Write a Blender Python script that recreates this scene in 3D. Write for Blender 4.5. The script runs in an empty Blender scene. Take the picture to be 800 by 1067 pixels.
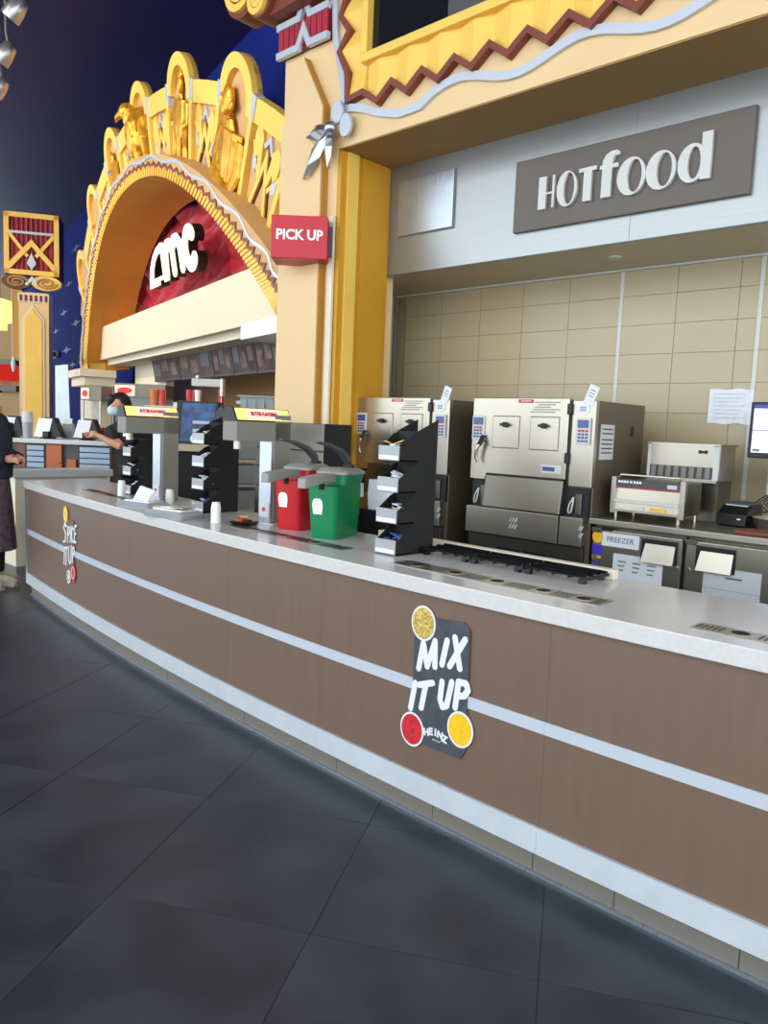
import bpy, bmesh, math, random
from mathutils import Vector, Matrix
random.seed(7)
S = bpy.context.scene
C = S.collection
R = math.radians

# ------------------------------------------------------------------ camera
YAW, PITCH, ROLL, FPX, CAMH = R(43.154), R(6.2415), R(2.3413), 800.3, 1.5
_f = Vector((-math.sin(YAW)*math.cos(PITCH), math.cos(YAW)*math.cos(PITCH), -math.sin(PITCH)))
_r = Vector((math.cos(YAW), math.sin(YAW), 0)); _u = _r.cross(_f)
RT = _r*math.cos(ROLL) + _u*math.sin(ROLL); UP = -_r*math.sin(ROLL) + _u*math.cos(ROLL); FW = _f
CAM = Vector((0, 0, CAMH))
cd = bpy.data.cameras.new('camera'); cam = bpy.data.objects.new('camera', cd); C.objects.link(cam)
m = Matrix((RT, UP, -FW)).transposed().to_4x4(); m.translation = CAM; cam.matrix_world = m
cd.sensor_fit = 'HORIZONTAL'; cd.sensor_width = 36; cd.lens = 36*FPX/800; cd.clip_end = 200
S.camera = cam

# ------------------------------------------------------------------ daylight and exposure
w = bpy.data.worlds.new('daylight'); S.world = w; w.use_nodes = True
bg = w.node_tree.nodes['Background']; bg.inputs[0].default_value = (.86, .94, 1.0, 1); bg.inputs[1].default_value = 2.7
S.view_settings.view_transform = 'Standard'; S.view_settings.look = 'None'
S.view_settings.gamma = 1; S.view_settings.use_curve_mapping = False
S.view_settings.exposure = 0.2

def area(name, loc, size, power, col, rot=(0, 0, 0), sizey=None, spread=180):
    l = bpy.data.lights.new(name, 'AREA'); l.energy = power; l.color = col; l.size = size
    if sizey: l.shape = 'RECTANGLE'; l.size_y = sizey
    l.spread = R(spread)
    o = bpy.data.objects.new(name, l); C.objects.link(o); o.location = loc; o.rotation_euler = rot
    return o

def add_arch_fill(loc, aim, power):          # added unseen warm spots that brighten the arch, no fixtures built
    l = bpy.data.lights.new('arch_fill_spot', 'SPOT'); l.energy = power; l.color = (1, .84, .6); l.spot_size = R(80); l.spot_blend = 1; l.shadow_soft_size = .35
    o = bpy.data.objects.new('arch_fill_spot', l); C.objects.link(o); o.location = loc; o.rotation_euler = (Vector(aim)-Vector(loc)).to_track_quat('-Z', 'Y').to_euler()
add_arch_fill((-8.5, -1.5, 6.4), (-9, 5.8, 4.6), 1300)
add_arch_fill((-14.5, -.5, 6.4), (-14, 7, 4.2), 1300)

# ------------------------------------------------------------------ helpers
def ray(px, py): return RT*((px-400)/FPX) - UP*((py-533.5)/FPX) + FW
def at_z(px, py, z): d = ray(px, py); return CAM + d*((z-CAM.z)/d.z)
def at_y(px, py, y): d = ray(px, py); return CAM + d*(y/d.y)
def at_d(px, py, dep): return CAM + ray(px, py)*dep
def lin(c):
    c = c/255
    return c/12.92 if c <= .04045 else ((c+.055)/1.055)**2.4
def rgb(*c): return (lin(c[0]), lin(c[1]), lin(c[2]), 1)

M = {}
def mat(name, col, rough=.5, metal=0, noise=None, bump=None, stretch=None, emit=None, trans=0, coat=0, spec=.5, col2=None):
    m = bpy.data.materials.new(name); m.use_nodes = True; nt = m.node_tree; b = nt.nodes['Principled BSDF']
    b.inputs['Base Color'].default_value = rgb(*col); b.inputs['Roughness'].default_value = rough; b.inputs['Metallic'].default_value = metal
    b.inputs['Specular IOR Level'].default_value = spec; b.inputs['Coat Weight'].default_value = coat
    if trans: b.inputs['Transmission Weight'].default_value = trans
    if emit: b.inputs['Emission Color'].default_value = rgb(*(emit[1] if len(emit) > 1 else col)); b.inputs['Emission Strength'].default_value = emit[0]
    if noise or bump:
        tc = nt.nodes.new('ShaderNodeTexCoord'); mp = nt.nodes.new('ShaderNodeMapping'); nt.links.new(tc.outputs['Object'], mp.inputs[0])
        if stretch: mp.inputs['Scale'].default_value = stretch
        n = nt.nodes.new('ShaderNodeTexNoise'); nt.links.new(mp.outputs[0], n.inputs['Vector']); n.inputs['Detail'].default_value = 5
        n.inputs['Scale'].default_value = noise[0] if noise else bump[0]
        if noise:
            cr = nt.nodes.new('ShaderNodeValToRGB'); nt.links.new(n.outputs[0], cr.inputs[0])
            k = noise[1]; a = rgb(*col); c2 = rgb(*col2) if col2 else a
            cr.color_ramp.elements[0].position = .3; cr.color_ramp.elements[1].position = .7
            cr.color_ramp.elements[0].color = tuple(x*(1-k) for x in a[:3]) + (1,)
            cr.color_ramp.elements[1].color = tuple(min(1, x*(1+k)) for x in c2[:3]) + (1,)
            nt.links.new(cr.outputs[0], b.inputs['Base Color'])
            if len(noise) > 2:
                mr = nt.nodes.new('ShaderNodeMapRange'); nt.links.new(n.outputs[0], mr.inputs[0])
                mr.inputs[3].default_value = max(0.02, rough-noise[2]); mr.inputs[4].default_value = min(1, rough+noise[2])
                nt.links.new(mr.outputs[0], b.inputs['Roughness'])
        if bump:
            bp = nt.nodes.new('ShaderNodeBump'); bp.inputs['Strength'].default_value = bump[1]; bp.inputs['Distance'].default_value = .01
            nt.links.new(n.outputs[0], bp.inputs['Height']); nt.links.new(bp.outputs[0], b.inputs['Normal'])
    M[name] = m
    return m

class MB:
    def __init__(s): s.v = []; s.f = []
    def add(s, vs, fs):
        o = len(s.v); s.v += [tuple(v) for v in vs]; s.f += [tuple(i+o for i in f) for f in fs]; return s
    def box(s, x0, x1, y0, y1, z0, z1):
        return s.add([(x, y, z) for z in (z0, z1) for y in (y0, y1) for x in (x0, x1)],
                     [(0, 2, 3, 1), (4, 5, 7, 6), (0, 1, 5, 4), (2, 6, 7, 3), (0, 4, 6, 2), (1, 3, 7, 5)])
    def hexa(s, b, t):   # two quads of four points each
        return s.add(list(b)+list(t), [(3, 2, 1, 0), (4, 5, 6, 7), (0, 1, 5, 4), (1, 2, 6, 5), (2, 3, 7, 6), (3, 0, 4, 7)])
    def prism(s, pts, d0, d1, ax='y'):
        g = {'y': lambda p, d: (p[0], d, p[1]), 'z': lambda p, d: (p[0], p[1], d), 'x': lambda p, d: (d, p[0], p[1])}[ax]
        n = len(pts)
        return s.add([g(p, d0) for p in pts]+[g(p, d1) for p in pts],
                     [tuple(range(n)), tuple(range(2*n-1, n-1, -1))]+[(i, (i+1) % n, (i+1) % n+n, i+n) for i in range(n)])
    def loft(s, rings, caps=True):
        n = len(rings[0]); vs = [p for r in rings for p in r]; fs = []
        for k in range(len(rings)-1):
            for i in range(n):
                j = (i+1) % n; fs.append((k*n+i, k*n+j, (k+1)*n+j, (k+1)*n+i))
        if caps: fs += [tuple(range(n-1, -1, -1)), tuple(range((len(rings)-1)*n, len(rings)*n))]
        return s.add(vs, fs)
    def tube(s, pts, r, n=8):
        pts = [Vector(p) for p in pts]; rs = r if isinstance(r, (list, tuple)) else [r]*len(pts); rings = []
        t0 = (pts[1]-pts[0]).normalized(); a = t0.orthogonal().normalized()
        for i, p in enumerate(pts):
            t = (pts[min(i+1, len(pts)-1)]-pts[max(i-1, 0)]).normalized()
            a = (a - t*a.dot(t)).normalized(); b = t.cross(a)
            rings.append([p+(a*math.cos(2*math.pi*k/n)+b*math.sin(2*math.pi*k/n))*rs[i] for k in range(n)])
        return s.loft(rings)
    def lathe(s, prof, n=16, c=(0, 0, 0), sx=1, sy=1):
        return s.loft([[(c[0]+sx*r*math.cos(2*math.pi*k/n), c[1]+sy*r*math.sin(2*math.pi*k/n), c[2]+z) for k in range(n)] for r, z in prof])
    def ball(s, c, r, n=12, rot=None):
        r = (r, r, r) if not isinstance(r, (tuple, list)) else r
        rings = []
        for i in range(1, n//2+2):
            t = math.pi*(i-.5+.0)/(n//2+1)
            ring = []
            for k in range(n):
                p = Vector((r[0]*math.sin(t)*math.cos(2*math.pi*k/n), r[1]*math.sin(t)*math.sin(2*math.pi*k/n), r[2]*math.cos(t)))
                if rot: p = rot @ p
                ring.append(p+Vector(c))
            rings.append(ring)
        return s.loft(rings)
    def disc(s, c, rx, rz, d0, d1, n=20, ax='y'):
        return s.prism([(c[0]+rx*math.cos(2*math.pi*k/n), c[1]+rz*math.sin(2*math.pi*k/n)) for k in range(n)], d0, d1, ax)
    def strokes(s, lines, wd, d0, d1, ax='y', round_=True):
        for pl in lines:
            for i in range(len(pl)-1):
                a, b = Vector(pl[i]), Vector(pl[i+1]); t = (b-a)
                if t.length < 1e-6: continue
                t.normalize(); nn = Vector((-t.y, t.x))*wd/2
                e_ = 6e-5*((len(s.f) // 6) % 40); s.prism([a+nn, b+nn, b-nn, a-nn], d0-e_, d1+e_, ax)
            if round_:
                for p in pl: e_ = 6e-5*((len(s.f) // 6) % 40); s.disc(p, wd/2, wd/2, d0-e_, d1+e_, 10, ax)
        return s
    def ribbon(s, pl, wd, d0, d1, ax='y'):   # mitred strip along a 2-D path
        pl = [Vector(p) for p in pl]; L = []; Rr = []
        for i, p in enumerate(pl):
            t1 = (p-pl[i-1]).normalized() if i else (pl[1]-p).normalized()
            t2 = (pl[i+1]-p).normalized() if i < len(pl)-1 else t1
            n1 = Vector((-t1.y, t1.x)); n2 = Vector((-t2.y, t2.x)); mm = (n1+n2)
            mm = mm/mm.length_squared*2*wd/2 if mm.length > .2 else n1*wd/2
            L.append(p+mm); Rr.append(p-mm)
        for i in range(len(pl)-1): s.prism([L[i], L[i+1], Rr[i+1], Rr[i]], d0, d1, ax)
        return s

def mesh(name, mb, smooth=None):
    me = bpy.data.meshes.new(name); me.from_pydata(mb.v, [], mb.f); me.validate()
    bm = bmesh.new(); bm.from_mesh(me); bmesh.ops.recalc_face_normals(bm, faces=bm.faces); bm.to_mesh(me); bm.free()
    if smooth:
        for p in me.polygons: p.use_smooth = True
        me.set_sharp_from_angle(angle=R(smooth))
    return me
def link(name, me, m, parent=None, loc=None, rot=None):
    o = bpy.data.objects.new(name, me); C.objects.link(o)
    if me and not me.materials: me.materials.append(M[m])
    if parent: o.parent = parent
    if loc is not None: o.location = loc
    if rot is not None: o.rotation_euler = rot
    return o
def obj(name, mb, m, parent=None, bevel=0, smooth=None, loc=None, rot=None, label=None):
    o = link(name, mesh(name, mb, smooth), m, parent, loc, rot)
    if bevel:
        b = o.modifiers.new('bevel', 'BEVEL'); b.width = bevel; b.segments = 2; b.limit_method = 'ANGLE'
    if label: o['label'] = label
    return o
def tag(o, label, cat, group=None, kind=None):
    o['label'] = label; o['category'] = cat
    if group: o['group'] = group
    if kind: o['kind'] = kind
    return o
def thing(name, label, cat, loc=(0, 0, 0), rz=0, group=None):
    o = bpy.data.objects.new(name, None); C.objects.link(o); o.location = loc; o.rotation_euler = (0, 0, rz); o.empty_display_size = .1
    return tag(o, label, cat, group)
def struct(o): o['kind'] = 'structure'; return o
def dup(root, label, loc=None, rz=None):
    r = root.copy(); C.objects.link(r); r['label'] = label
    if loc is not None: r.location = loc
    if rz is not None: r.rotation_euler = (0, 0, rz)
    for ch in list(root.children):
        c = ch.copy(); C.objects.link(c); c.parent = r
        for g in list(ch.children):
            d = g.copy(); C.objects.link(d); d.parent = c
    return r
def from_curve(cu, name, m, parent, loc, rot, label=None):
    t = bpy.data.objects.new('tmp', cu); C.objects.link(t)
    dg = bpy.context.evaluated_depsgraph_get(); me = bpy.data.meshes.new_from_object(t.evaluated_get(dg))
    bpy.data.objects.remove(t); bpy.data.curves.remove(cu); me.materials.clear(); me.name = name
    o = link(name, me, m, parent, loc, rot)
    if label: o['label'] = label
    return o
def text(s, size, depth, m, parent, loc, rot=(R(90), 0, 0), name='lettering', align='CENTER', bold=0, sx=1):
    cu = bpy.data.curves.new('t', 'FONT'); cu.body = s; cu.size = size; cu.extrude = depth/2; cu.align_x = align; cu.align_y = 'CENTER'; cu.offset = bold; cu.resolution_u = 3
    o = from_curve(cu, name, m, parent, loc, rot)
    if sx != 1: o.scale = (sx, 1, 1)
    return o
def shape(splines, depth, m, parent, loc=(0, 0, 0), rot=(R(90), 0, 0), name='lettering', label=None):
    cu = bpy.data.curves.new('s', 'CURVE'); cu.dimensions = '2D'; cu.fill_mode = 'BOTH'; cu.extrude = depth/2
    for pts in splines:
        sp = cu.splines.new('POLY'); sp.points.add(len(pts)-1); sp.use_cyclic_u = True
        for q, p in zip(sp.points, pts): q.co = (p[0], p[1], 0, 1)
    return from_curve(cu, name, m, parent, loc, rot, label)
def ell(cx, cy, rx, ry, a0=0, a1=360, n=24):
    k = n if a1-a0 == 360 else n+1
    return [(cx+rx*math.cos(R(a0+(a1-a0)*i/n)), cy+ry*math.sin(R(a0+(a1-a0)*i/n))) for i in range(k)]
def remesh(o, vox, smooth=4):
    r = o.modifiers.new('remesh', 'REMESH'); r.mode = 'VOXEL'; r.voxel_size = vox; r.use_smooth_shade = True
    s = o.modifiers.new('smooth', 'SMOOTH'); s.factor = .5; s.iterations = smooth
    return o

# ------------------------------------------------------------------ materials
mat('floor_tile', (43, 46, 55), .34, 0, (2.6, .25, .08), None, None, col2=(55, 58, 68))
mat('floor_joint', (54, 57, 65), .5)
mat('ceiling_blue', (31, 29, 84), .6, 0, (.4, .12), spec=.25)
mat('wall_blue', (18, 34, 112), .9, 0, (.5, .2), spec=.08)
mat('star', (52, 68, 130), .6)
mat('wall_tile', (182, 167, 134), .28, 0, (1.2, .05))
mat('grout', (160, 146, 117), .8)
mat('trim_white', (206, 205, 200), .45)
mat('brushed_wall', (160, 163, 164), .34, .75, (3, .04, .05), None, (1, 1, 60))
mat('cream', (231, 197, 146), .6, 0, (1.5, .03))
mat('cream_light', (228, 217, 192), .6)
mat('tan', (198, 160, 108), .6, 0, (2, .05))
mat('yellow', (246, 200, 92), .5, 0, (3, .05))
mat('gold_dark', (176, 124, 44), .5)
mat('mustard', (206, 148, 30), .5, 0, (2, .06))
mat('orange_gold', (214, 140, 48), .55, 0, (1.2, .1))
mat('gold_leaf', (222, 160, 50), .34, .55, (9, .25, .1))
mat('soffit', (158, 122, 66), .6)
mat('brown_red', (124, 56, 40), .5)
mat('brown', (92, 52, 28), .5)
mat('silver_paint', (196, 201, 210), .35, .2)
mat('silver_metal', (176, 176, 178), .3, .9)
mat('red_drape', (164, 26, 48), .55, 0, (4, .15))
mat('red_dark', (112, 20, 34), .55)
mat('sign_red', (196, 20, 44), .4)
mat('sign_lit_red', (226, 46, 36), .5, emit=(.5, (220, 40, 30)))
mat('white', (240, 240, 236), .5)
mat('paper', (226, 229, 234), .6, 0, (6, .04))
mat('ink', (70, 74, 84), .7)
mat('white_lit', (250, 246, 228), .5, emit=(.35, (255, 248, 225)))
mat('black', (14, 14, 15), .45)
mat('black_gloss', (10, 10, 12), .12)
mat('black_matte', (20, 19, 19), .75)
mat('laminate', (111, 89, 74), .4, 0, (5, .05, .05), None, (6, 6, .5))
mat('base_marble', (188, 195, 200), .35, 0, (9, .05))
mat('stripe_metal', (205, 212, 222), .3, .3)  # pale and weakly metallic: window reflections put into the base colour
mat('quartz', (206, 203, 199), .16, 0, (60, .04), None)
mat('steel', (178, 171, 158), .3, .9)
mat('steel_dark', (118, 113, 104), .3, .9)
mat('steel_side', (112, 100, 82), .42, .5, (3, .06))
mat('steel_blue', (178, 186, 196), .3, .85, (5, .06, .08), None, (30, 30, 1))
mat('grey_paint', (130, 126, 116), .5)
mat('toe_grey', (112, 107, 98), .5)
mat('grey_light', (196, 200, 202), .5)
mat('grey_dark', (74, 74, 76), .5)
mat('sign_brown', (94, 86, 78), .4, .2, (4, .06))
mat('decal_slate', (66, 68, 76), .6, 0, (18, .25))
mat('decal_white', (222, 226, 229), .6)
mat('decal_red', (196, 40, 48), .4, 0, (30, .2))
mat('decal_yellow', (240, 190, 30), .45, 0, (26, .1))
mat('decal_relish', (166, 142, 62), .5, 0, (110, .45), col2=(206, 176, 90))
mat('ketchup_red', (190, 20, 28), .32)
mat('relish_green', (0, 124, 74), .32)
mat('pump_grey', (150, 148, 142), .45)
mat('clear_plastic', (156, 160, 163), .2, 0, spec=.6)
mat('packet_yellow', (214, 172, 90), .5)
mat('packet_blue', (70, 86, 160), .5)
mat('tub_grey', (162, 174, 178), .5)
mat('screen_blue', (60, 76, 130), .2, emit=(.15,))
mat('screen_white', (214, 214, 236), .3, emit=(.8, (214, 212, 238)))
mat('screen_bar', (50, 44, 150), .3, emit=(.5,))
mat('screen_pos', (190, 220, 236), .3, emit=(.7,))
mat('menu', (46, 40, 42), .5, 0, (2.4, .45), emit=(.05, (90, 80, 90)), col2=(72, 62, 62), spec=.15)
mat('menu_photo', (84, 56, 54), .5, 0, (7, .5), emit=(.05,), col2=(112, 92, 84), spec=.15)
mat('butter_sign', (255, 226, 130), .4, emit=(.5, (255, 220, 120)))
mat('butter_panel', (255, 226, 210), .4, emit=(.35, (255, 215, 200)))
mat('sign_text_red', (206, 30, 50), .5)
mat('shutter', (150, 172, 194), .4)
mat('wood_orange', (176, 92, 40), .5, 0, (4, .1))
mat('wood_brown', (120, 66, 38), .5)
mat('lamp_glow', (255, 214, 130), .5, emit=(1.3, (255, 206, 116)))
mat('skin', (206, 150, 122), .5)
mat('hair', (20, 16, 16), .55, 0, (30, .3))
mat('cloth_black', (22, 22, 25), .8)
mat('cloth_navy', (26, 34, 54), .85, 0, (40, .25))
mat('cloth_plaid', (74, 58, 66), .85, 0, (24, .4), col2=(96, 74, 84))
mat('mask', (196, 214, 226), .7)
mat('sneaker', (176, 164, 146), .7)
mat('apron', (38, 42, 50), .8)
mat('chip_blue', (24, 44, 96), .35, 0, (9, .5), col2=(40, 92, 150))
mat('glass_dark', (18, 20, 22), .08)
mat('glass', (214, 220, 220), .03, trans=.95)
mat('red_box', (200, 30, 40), .5)
mat('bucket_orange', (206, 108, 44), .5)
mat('banner', (206, 222, 236), .35, 0, (3, .12))
mat('rail_black', (16, 16, 17), .3)
# ------------------------------------------------------------------ floor, ceiling, walls
fl = struct(obj('floor', MB().box(-34, 5, -6, 16, -.2, -.002), 'floor_joint'))
T = .665; A30 = R(29.5); ex = Vector((math.cos(A30), math.sin(A30), 0)); ey = Vector((-math.sin(A30), math.cos(A30), 0))
tile_me = mesh('floor_tile', MB().hexa([(-T/2+.001, -T/2+.001, -.006), (T/2-.001, -T/2+.001, -.006), (T/2-.001, T/2-.001, -.006), (-T/2+.001, T/2-.001, -.006)],
        [(-T/2+.0018, -T/2+.0018, 0), (T/2-.0018, -T/2+.0018, 0), (T/2-.0018, T/2-.0018, 0), (-T/2+.0018, T/2-.0018, 0)]))
tile_me.materials.append(M['floor_tile'])
def CY(X): return .015147*X*X + .04048*X + 2.2008          # front edge of the counter top
def vis(p, mar=110):
    q = p-CAM; dz = q.dot(FW)
    if dz < .4: return False
    x = 400+FPX*q.dot(RT)/dz; y = 533.5-FPX*q.dot(UP)/dz
    return -mar < x < 800+mar and y < 1067+mar*2
ts = []
for i in range(-40, 24):
    for j in range(-34, 34):
        p = ex*((i+.5)*T) + ey*(2.03+(j+.5)*T)
        if vis(p) and p.x > -15 and not (-6.3 < p.x and p.y > CY(p.x)+.6) and p.y < 4.4: ts.append(p)
ts.sort(key=lambda p: p.length)
for p in ts[:300]:
    o = link('floor_tile', tile_me, None, fl); o.location = (p.x, p.y, random.uniform(-.0006, .0006)); o.rotation_euler = (0, 0, A30+R(90)*random.randrange(4))

U = Vector((-.968, .25, 0)).normalized(); NN = Vector((-U.y, U.x, 0)); AO = Vector((-6.62, 5.12, 0))
WROT = math.atan2(-U.y, -U.x)                # local x runs to the right along the arch wall, local y into it
def aw(u, d, z): return AO + U*u + NN*d + Vector((0, 0, z))
struct(obj('ceiling', MB().box(-34, 5, -4, 16, 6.95, 7.15), 'ceiling_blue'))
wb = struct(obj('wall_blue', MB().box(-9.5, 5, 1.0, 1.2, 4.6, 6.95).box(-30, -9.5, 1.0, 1.2, 0, 6.95), 'wall_blue', loc=AO, rot=(0, 0, WROT)))
for (px, py, s) in [(79.5, 258.5, .1), (72, 296, .09), (67, 326, .1), (58.5, 345.5, .09), (79.5, 336.5, .1), (69.6, 365, .12), (76, 380, .08)]:
    d = ray(px, py); P0 = aw(0, -1.0, 0); t = (P0-CAM).dot(NN)/d.dot(NN); P = CAM+d*t
    lx = -(P-AO).dot(U)
    obj('star', MB().prism([(lx-s*7, P.z), (lx-s*1.6, P.z+s*.3), (lx, P.z+s), (lx+s*1.6, P.z+s*.3), (lx+s*7, P.z), (lx+s*1.6, P.z-s*.3), (lx, P.z-s), (lx-s*1.6, P.z-s*.3)], .985, 1.0), 'star', wb)
# kitchen back wall with its tiles
bw = struct(obj('wall_back', MB().box(-4.6, 3, 4.9, 5.1, 0, 2.75), 'grout'))
tw, tH = .385, .19
for i in range(-3, 9):
    for j in range(10):
        x0 = -3.65+i*tw; z1 = 2.62-j*tH
        if x0 < -4.6 or x0 > -.7: continue
        obj('wall_tile', MB().box(x0+.0015, x0+tw-.0015, 4.888+random.uniform(-.0006, .0006), 4.902, z1-tH+.0015, z1-.0015), 'wall_tile', bw)
for x in (-2.485, -1.60): obj('joint_strip', MB().box(x-.012, x+.012, 4.882, 4.89, .9, 2.62), 'trim_white', bw)
struct(obj('wall_side', MB().box(-4.62, -4.545, 4.2, 4.9, 0, 2.62), 'wall_tile'))
struct(obj('trim_1', MB().box(-4.545, 3, 4.86, 4.888, 2.595, 2.64), 'trim_white', bevel=.004))
struct(obj('trim_2', MB().box(-4.545, -4.52, 4.865, 4.89, .9, 2.6), 'grey_paint'))
struct(obj('ceiling_kitchen', MB().box(-4.6, 3, 4.205, 4.9, 2.606, 2.66), 'wall_tile'))
blk = struct(obj('wall_bulkhead', MB().box(-4.13, 3, 4.2, 4.32, 2.66, 3.4).box(-4.13, 3, 4.2, 4.205, 2.606, 2.66), 'brushed_wall'))
obj('edge_strip', MB().box(-4.13, 3, 4.196, 4.2, 2.606, 2.612), 'grey_dark', blk)
for x in (-4.03, -2.12, -.6): obj('panel_joint', MB().box(x-.001, x+.001, 4.1985, 4.2, 2.62, 3.37), 'grey_paint', blk)
obj('sprinkler_cover', MB().lathe([(.045, 0), (.04, -.008), (.01, -.01)], 16, (-2.35, 4.5, 2.606)), 'trim_white', blk)

# ------------------------------------------------------------------ yellow header above the kitchen
hd = struct(obj('wall_header', MB().box(-4.035, 3, 3.7, 4.22, 3.372, 6.95), 'cream'))
obj('soffit_panel', MB().box(-4.03, 3, 3.705, 4.2, 3.364, 3.373), 'soffit', hd)
zx = [(-3.95, 4.40), (-4.0, 4.19), (-3.915, 4.08), (-4.005, 3.97), (-3.925, 3.82), (-3.915, 3.645), (-3.77, 3.66)]
zx += [(-3.64+.125*k, 3.57 if k % 2 == 0 else 3.66) for k in range(0, 34)]
zx = [(-3.95, 5.4)]+[(-4.0 if k % 2 else -3.915, 5.3-.11*k) for k in range(0, 9)]+zx[1:]
obj('zigzag_trim', MB().ribbon(zx, .036, 3.648, 3.702), 'brown_red', hd)
# pleated yellow field between zigzag and screen frame: one fold per tooth
for k in range(0, 34):
    x0 = -3.76+.125*k; x1 = x0+.125; zb0, zb1 = (3.66, 3.57) if k % 2 == 0 else (3.57, 3.66)
    y0, y1 = (3.692, 3.658) if k % 2 == 0 else (3.658, 3.692)
    obj('pleat', MB().hexa([(x0, y0, zb0), (x1, y1, zb1), (x1, 3.702, zb1), (x0, 3.702, zb0)], [(x0, y0, 3.84), (x1, y1, 3.84), (x1, 3.702, 3.84), (x0, 3.702, 3.84)]), 'yellow', hd)
lz = [3.655, 3.82, 3.97, 4.08, 4.19, 4.31, 4.42, 4.53, 4.64]; lx = [-3.915, -3.925, -4.005, -3.915, -4.0, -3.915, -4.0, -3.915, -4.0]
for k in range(8):
    y0, y1 = (3.692, 3.658) if k % 2 else (3.658, 3.692)
    obj('pleat', MB().hexa([(lx[k], y0, lz[k]), (-3.77, y0, lz[k]), (-3.77, 3.702, lz[k]), (lx[k], 3.702, lz[k])],
                           [(lx[k+1], y1, lz[k+1]), (-3.77, y1, lz[k+1]), (-3.77, 3.702, lz[k+1]), (lx[k+1], 3.702, lz[k+1])]), 'yellow', hd)
rb = [(-4.085, 5.4), (-4.06, 5.1), (-4.09, 4.8), (-4.055, 4.55), (-4.09, 4.34), (-4.075, 4.1), (-4.015, 3.89), (-3.975, 3.73), (-3.985, 3.61), (-3.9, 3.6), (-3.79, 3.57), (-3.63, 3.505), (-3.46, 3.46), (-3.29, 3.465)]
for k in range(60):
    x = -3.2+.07*k; rb.append((x, 3.508+.042*math.sin(2*math.pi*(x+3.22)/.83)))
obj('ribbon_trim', MB().ribbon(rb, .048, 3.675, 3.702), 'silver_paint', hd)
fr = obj('screen_frame', MB().box(-3.78, .9, 3.63, 3.702, 3.83, 3.885).box(-3.78, -3.725, 3.63, 3.702, 3.885, 5.4).box(.85, .9, 3.63, 3.702, 3.885, 5.4).box(-3.78, .9, 3.63, 3.702, 5.4, 5.46), 'yellow', hd, bevel=.006)
obj('screen', MB().box(-3.725, .85, 3.685, 3.702, 3.885, 5.4), 'glass_dark', fr)
obj('screen_panel', MB().box(-3.1, .2, 3.68, 3.686, 3.9, 5.3), 'grey_dark', fr)

# silver flower on the header's corner
fo = thing('flower_ornament', 'silver metal flower ornament on the lower corner of the yellow header', 'ornament', (-4.02, 3.632, 3.48))
obj('ball', MB().ball((0, -.02, 0), .045), 'silver_metal', fo, smooth=60)
for (cx, cz) in ((.03, .1), (.115, 0)): obj('leaf', MB().disc((cx, cz), .055, .075, -.0, .025), 'silver_paint', fo, bevel=.004)
for tip, wd in (((-.23, -.02), .05), ((-.25, -.29), .055), ((0.0, -.26), .04)):
    v = Vector(tip); t = v.normalized(); q = Vector((-t.y, t.x)); L = v.length
    obj('petal', MB().loft([[(p.x+0, -.03-.02*math.sin(s*3.14)+o_, p.y) for p, o_ in ((t*L*s+q*wd*wv, .012), (t*L*s, -.012), (t*L*s-q*wd*wv, .012), (t*L*s, .02))]
                            for s, wv in ((.08, .3), (.3, .85), (.5, 1), (.75, .65), (1, .05))]), 'silver_metal', fo)

# ------------------------------------------------------------------ pick-up column
col = thing('decorated_column', 'cream column with raised pointed obelisk panel beside the hot food opening', 'column', (-4.32, 3.95, 0))
def lc(mb, name, m, par, **k):
    mb.v = [(x+4.32, y-3.95, z) for x, y, z in mb.v]; return obj(name, mb, m, par, **k)
lc(MB().box(-4.62, -4.035, 3.7, 4.3, 0, 6.9), 'shaft', 'cream', col)
lc(MB().prism([(-4.575, .9), (-4.575, 3.60), (-4.345, 4.03), (-4.125, 3.66), (-4.125, .9)], 3.645, 3.70), 'obelisk_edge', 'gold_dark', col)
lc(MB().prism([(-4.57, .9), (-4.57, 3.60), (-4.345, 4.02), (-4.135, 3.66), (-4.135, .9)], 3.635, 3.646), 'obelisk_panel', 'cream', col)
lc(MB().box(-4.085, -4.035, 3.68, 3.705, 0, 2.93), 'corner_strip', 'cream_light', col)
lc(MB().box(-4.036, -4.0, 3.705, 4.195, 0, 3.36), 'jamb', 'mustard', col)
lc(MB().box(-4.0, -3.985, 3.76, 3.86, 0, 3.36), 'jamb_strip', 'yellow', col)
lc(MB().box(-4.0, -3.993, 3.9, 4.16, 0, 3.36), 'jamb_panel', 'mustard', col)
bd = lc(MB().box(-4.64, -4.12, 3.66, 3.72, 4.10, 4.31), 'red_band', 'red_dark', col)
for k in range(9): lc(MB().prism([(-4.64+.058*k, 4.12), (-4.64+.058*k+.05, 4.12), (-4.64+.058*k+.05, 4.29), (-4.64+.058*k, 4.29)], 3.648, 3.662), 'pleat', 'red_drape', bd)
for zb in (4.11, 4.30):
    lc(MB().ribbon([(-4.65, zb), (-4.42, zb), (-4.36, zb+.115), (-4.30, zb), (-4.11, zb)], .045, 3.632, 3.665), 'zigzag_trim', 'silver_paint', col)
def scroll(name, cx, cz, r, turns, sgn, m, par, y0, y1, wd):
    pts = []
    for k in range(40):
        t = k/39; a = sgn*(t*turns*2*math.pi)+math.pi/2; rr = r*(1-.82*t); pts.append((cx+rr*math.cos(a), cz+rr*math.sin(a)))
    return MB().ribbon(pts, wd, y0, y1)
cp = lc(MB().disc((-4.92, 4.62), .2, .2, 3.52, 3.7, 28).prism([(-4.95, 4.8), (-4.72, 4.42), (-4.6, 4.34), (-4.12, 4.36), (-4.12, 4.85)], 3.54, 3.7), 'scroll_capital', 'brown_red', col)
lc(scroll('', -4.92, 4.62, .17, 2.2, 1, '', None, 3.49, 3.53, .05), 'scroll', 'yellow', cp)
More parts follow.
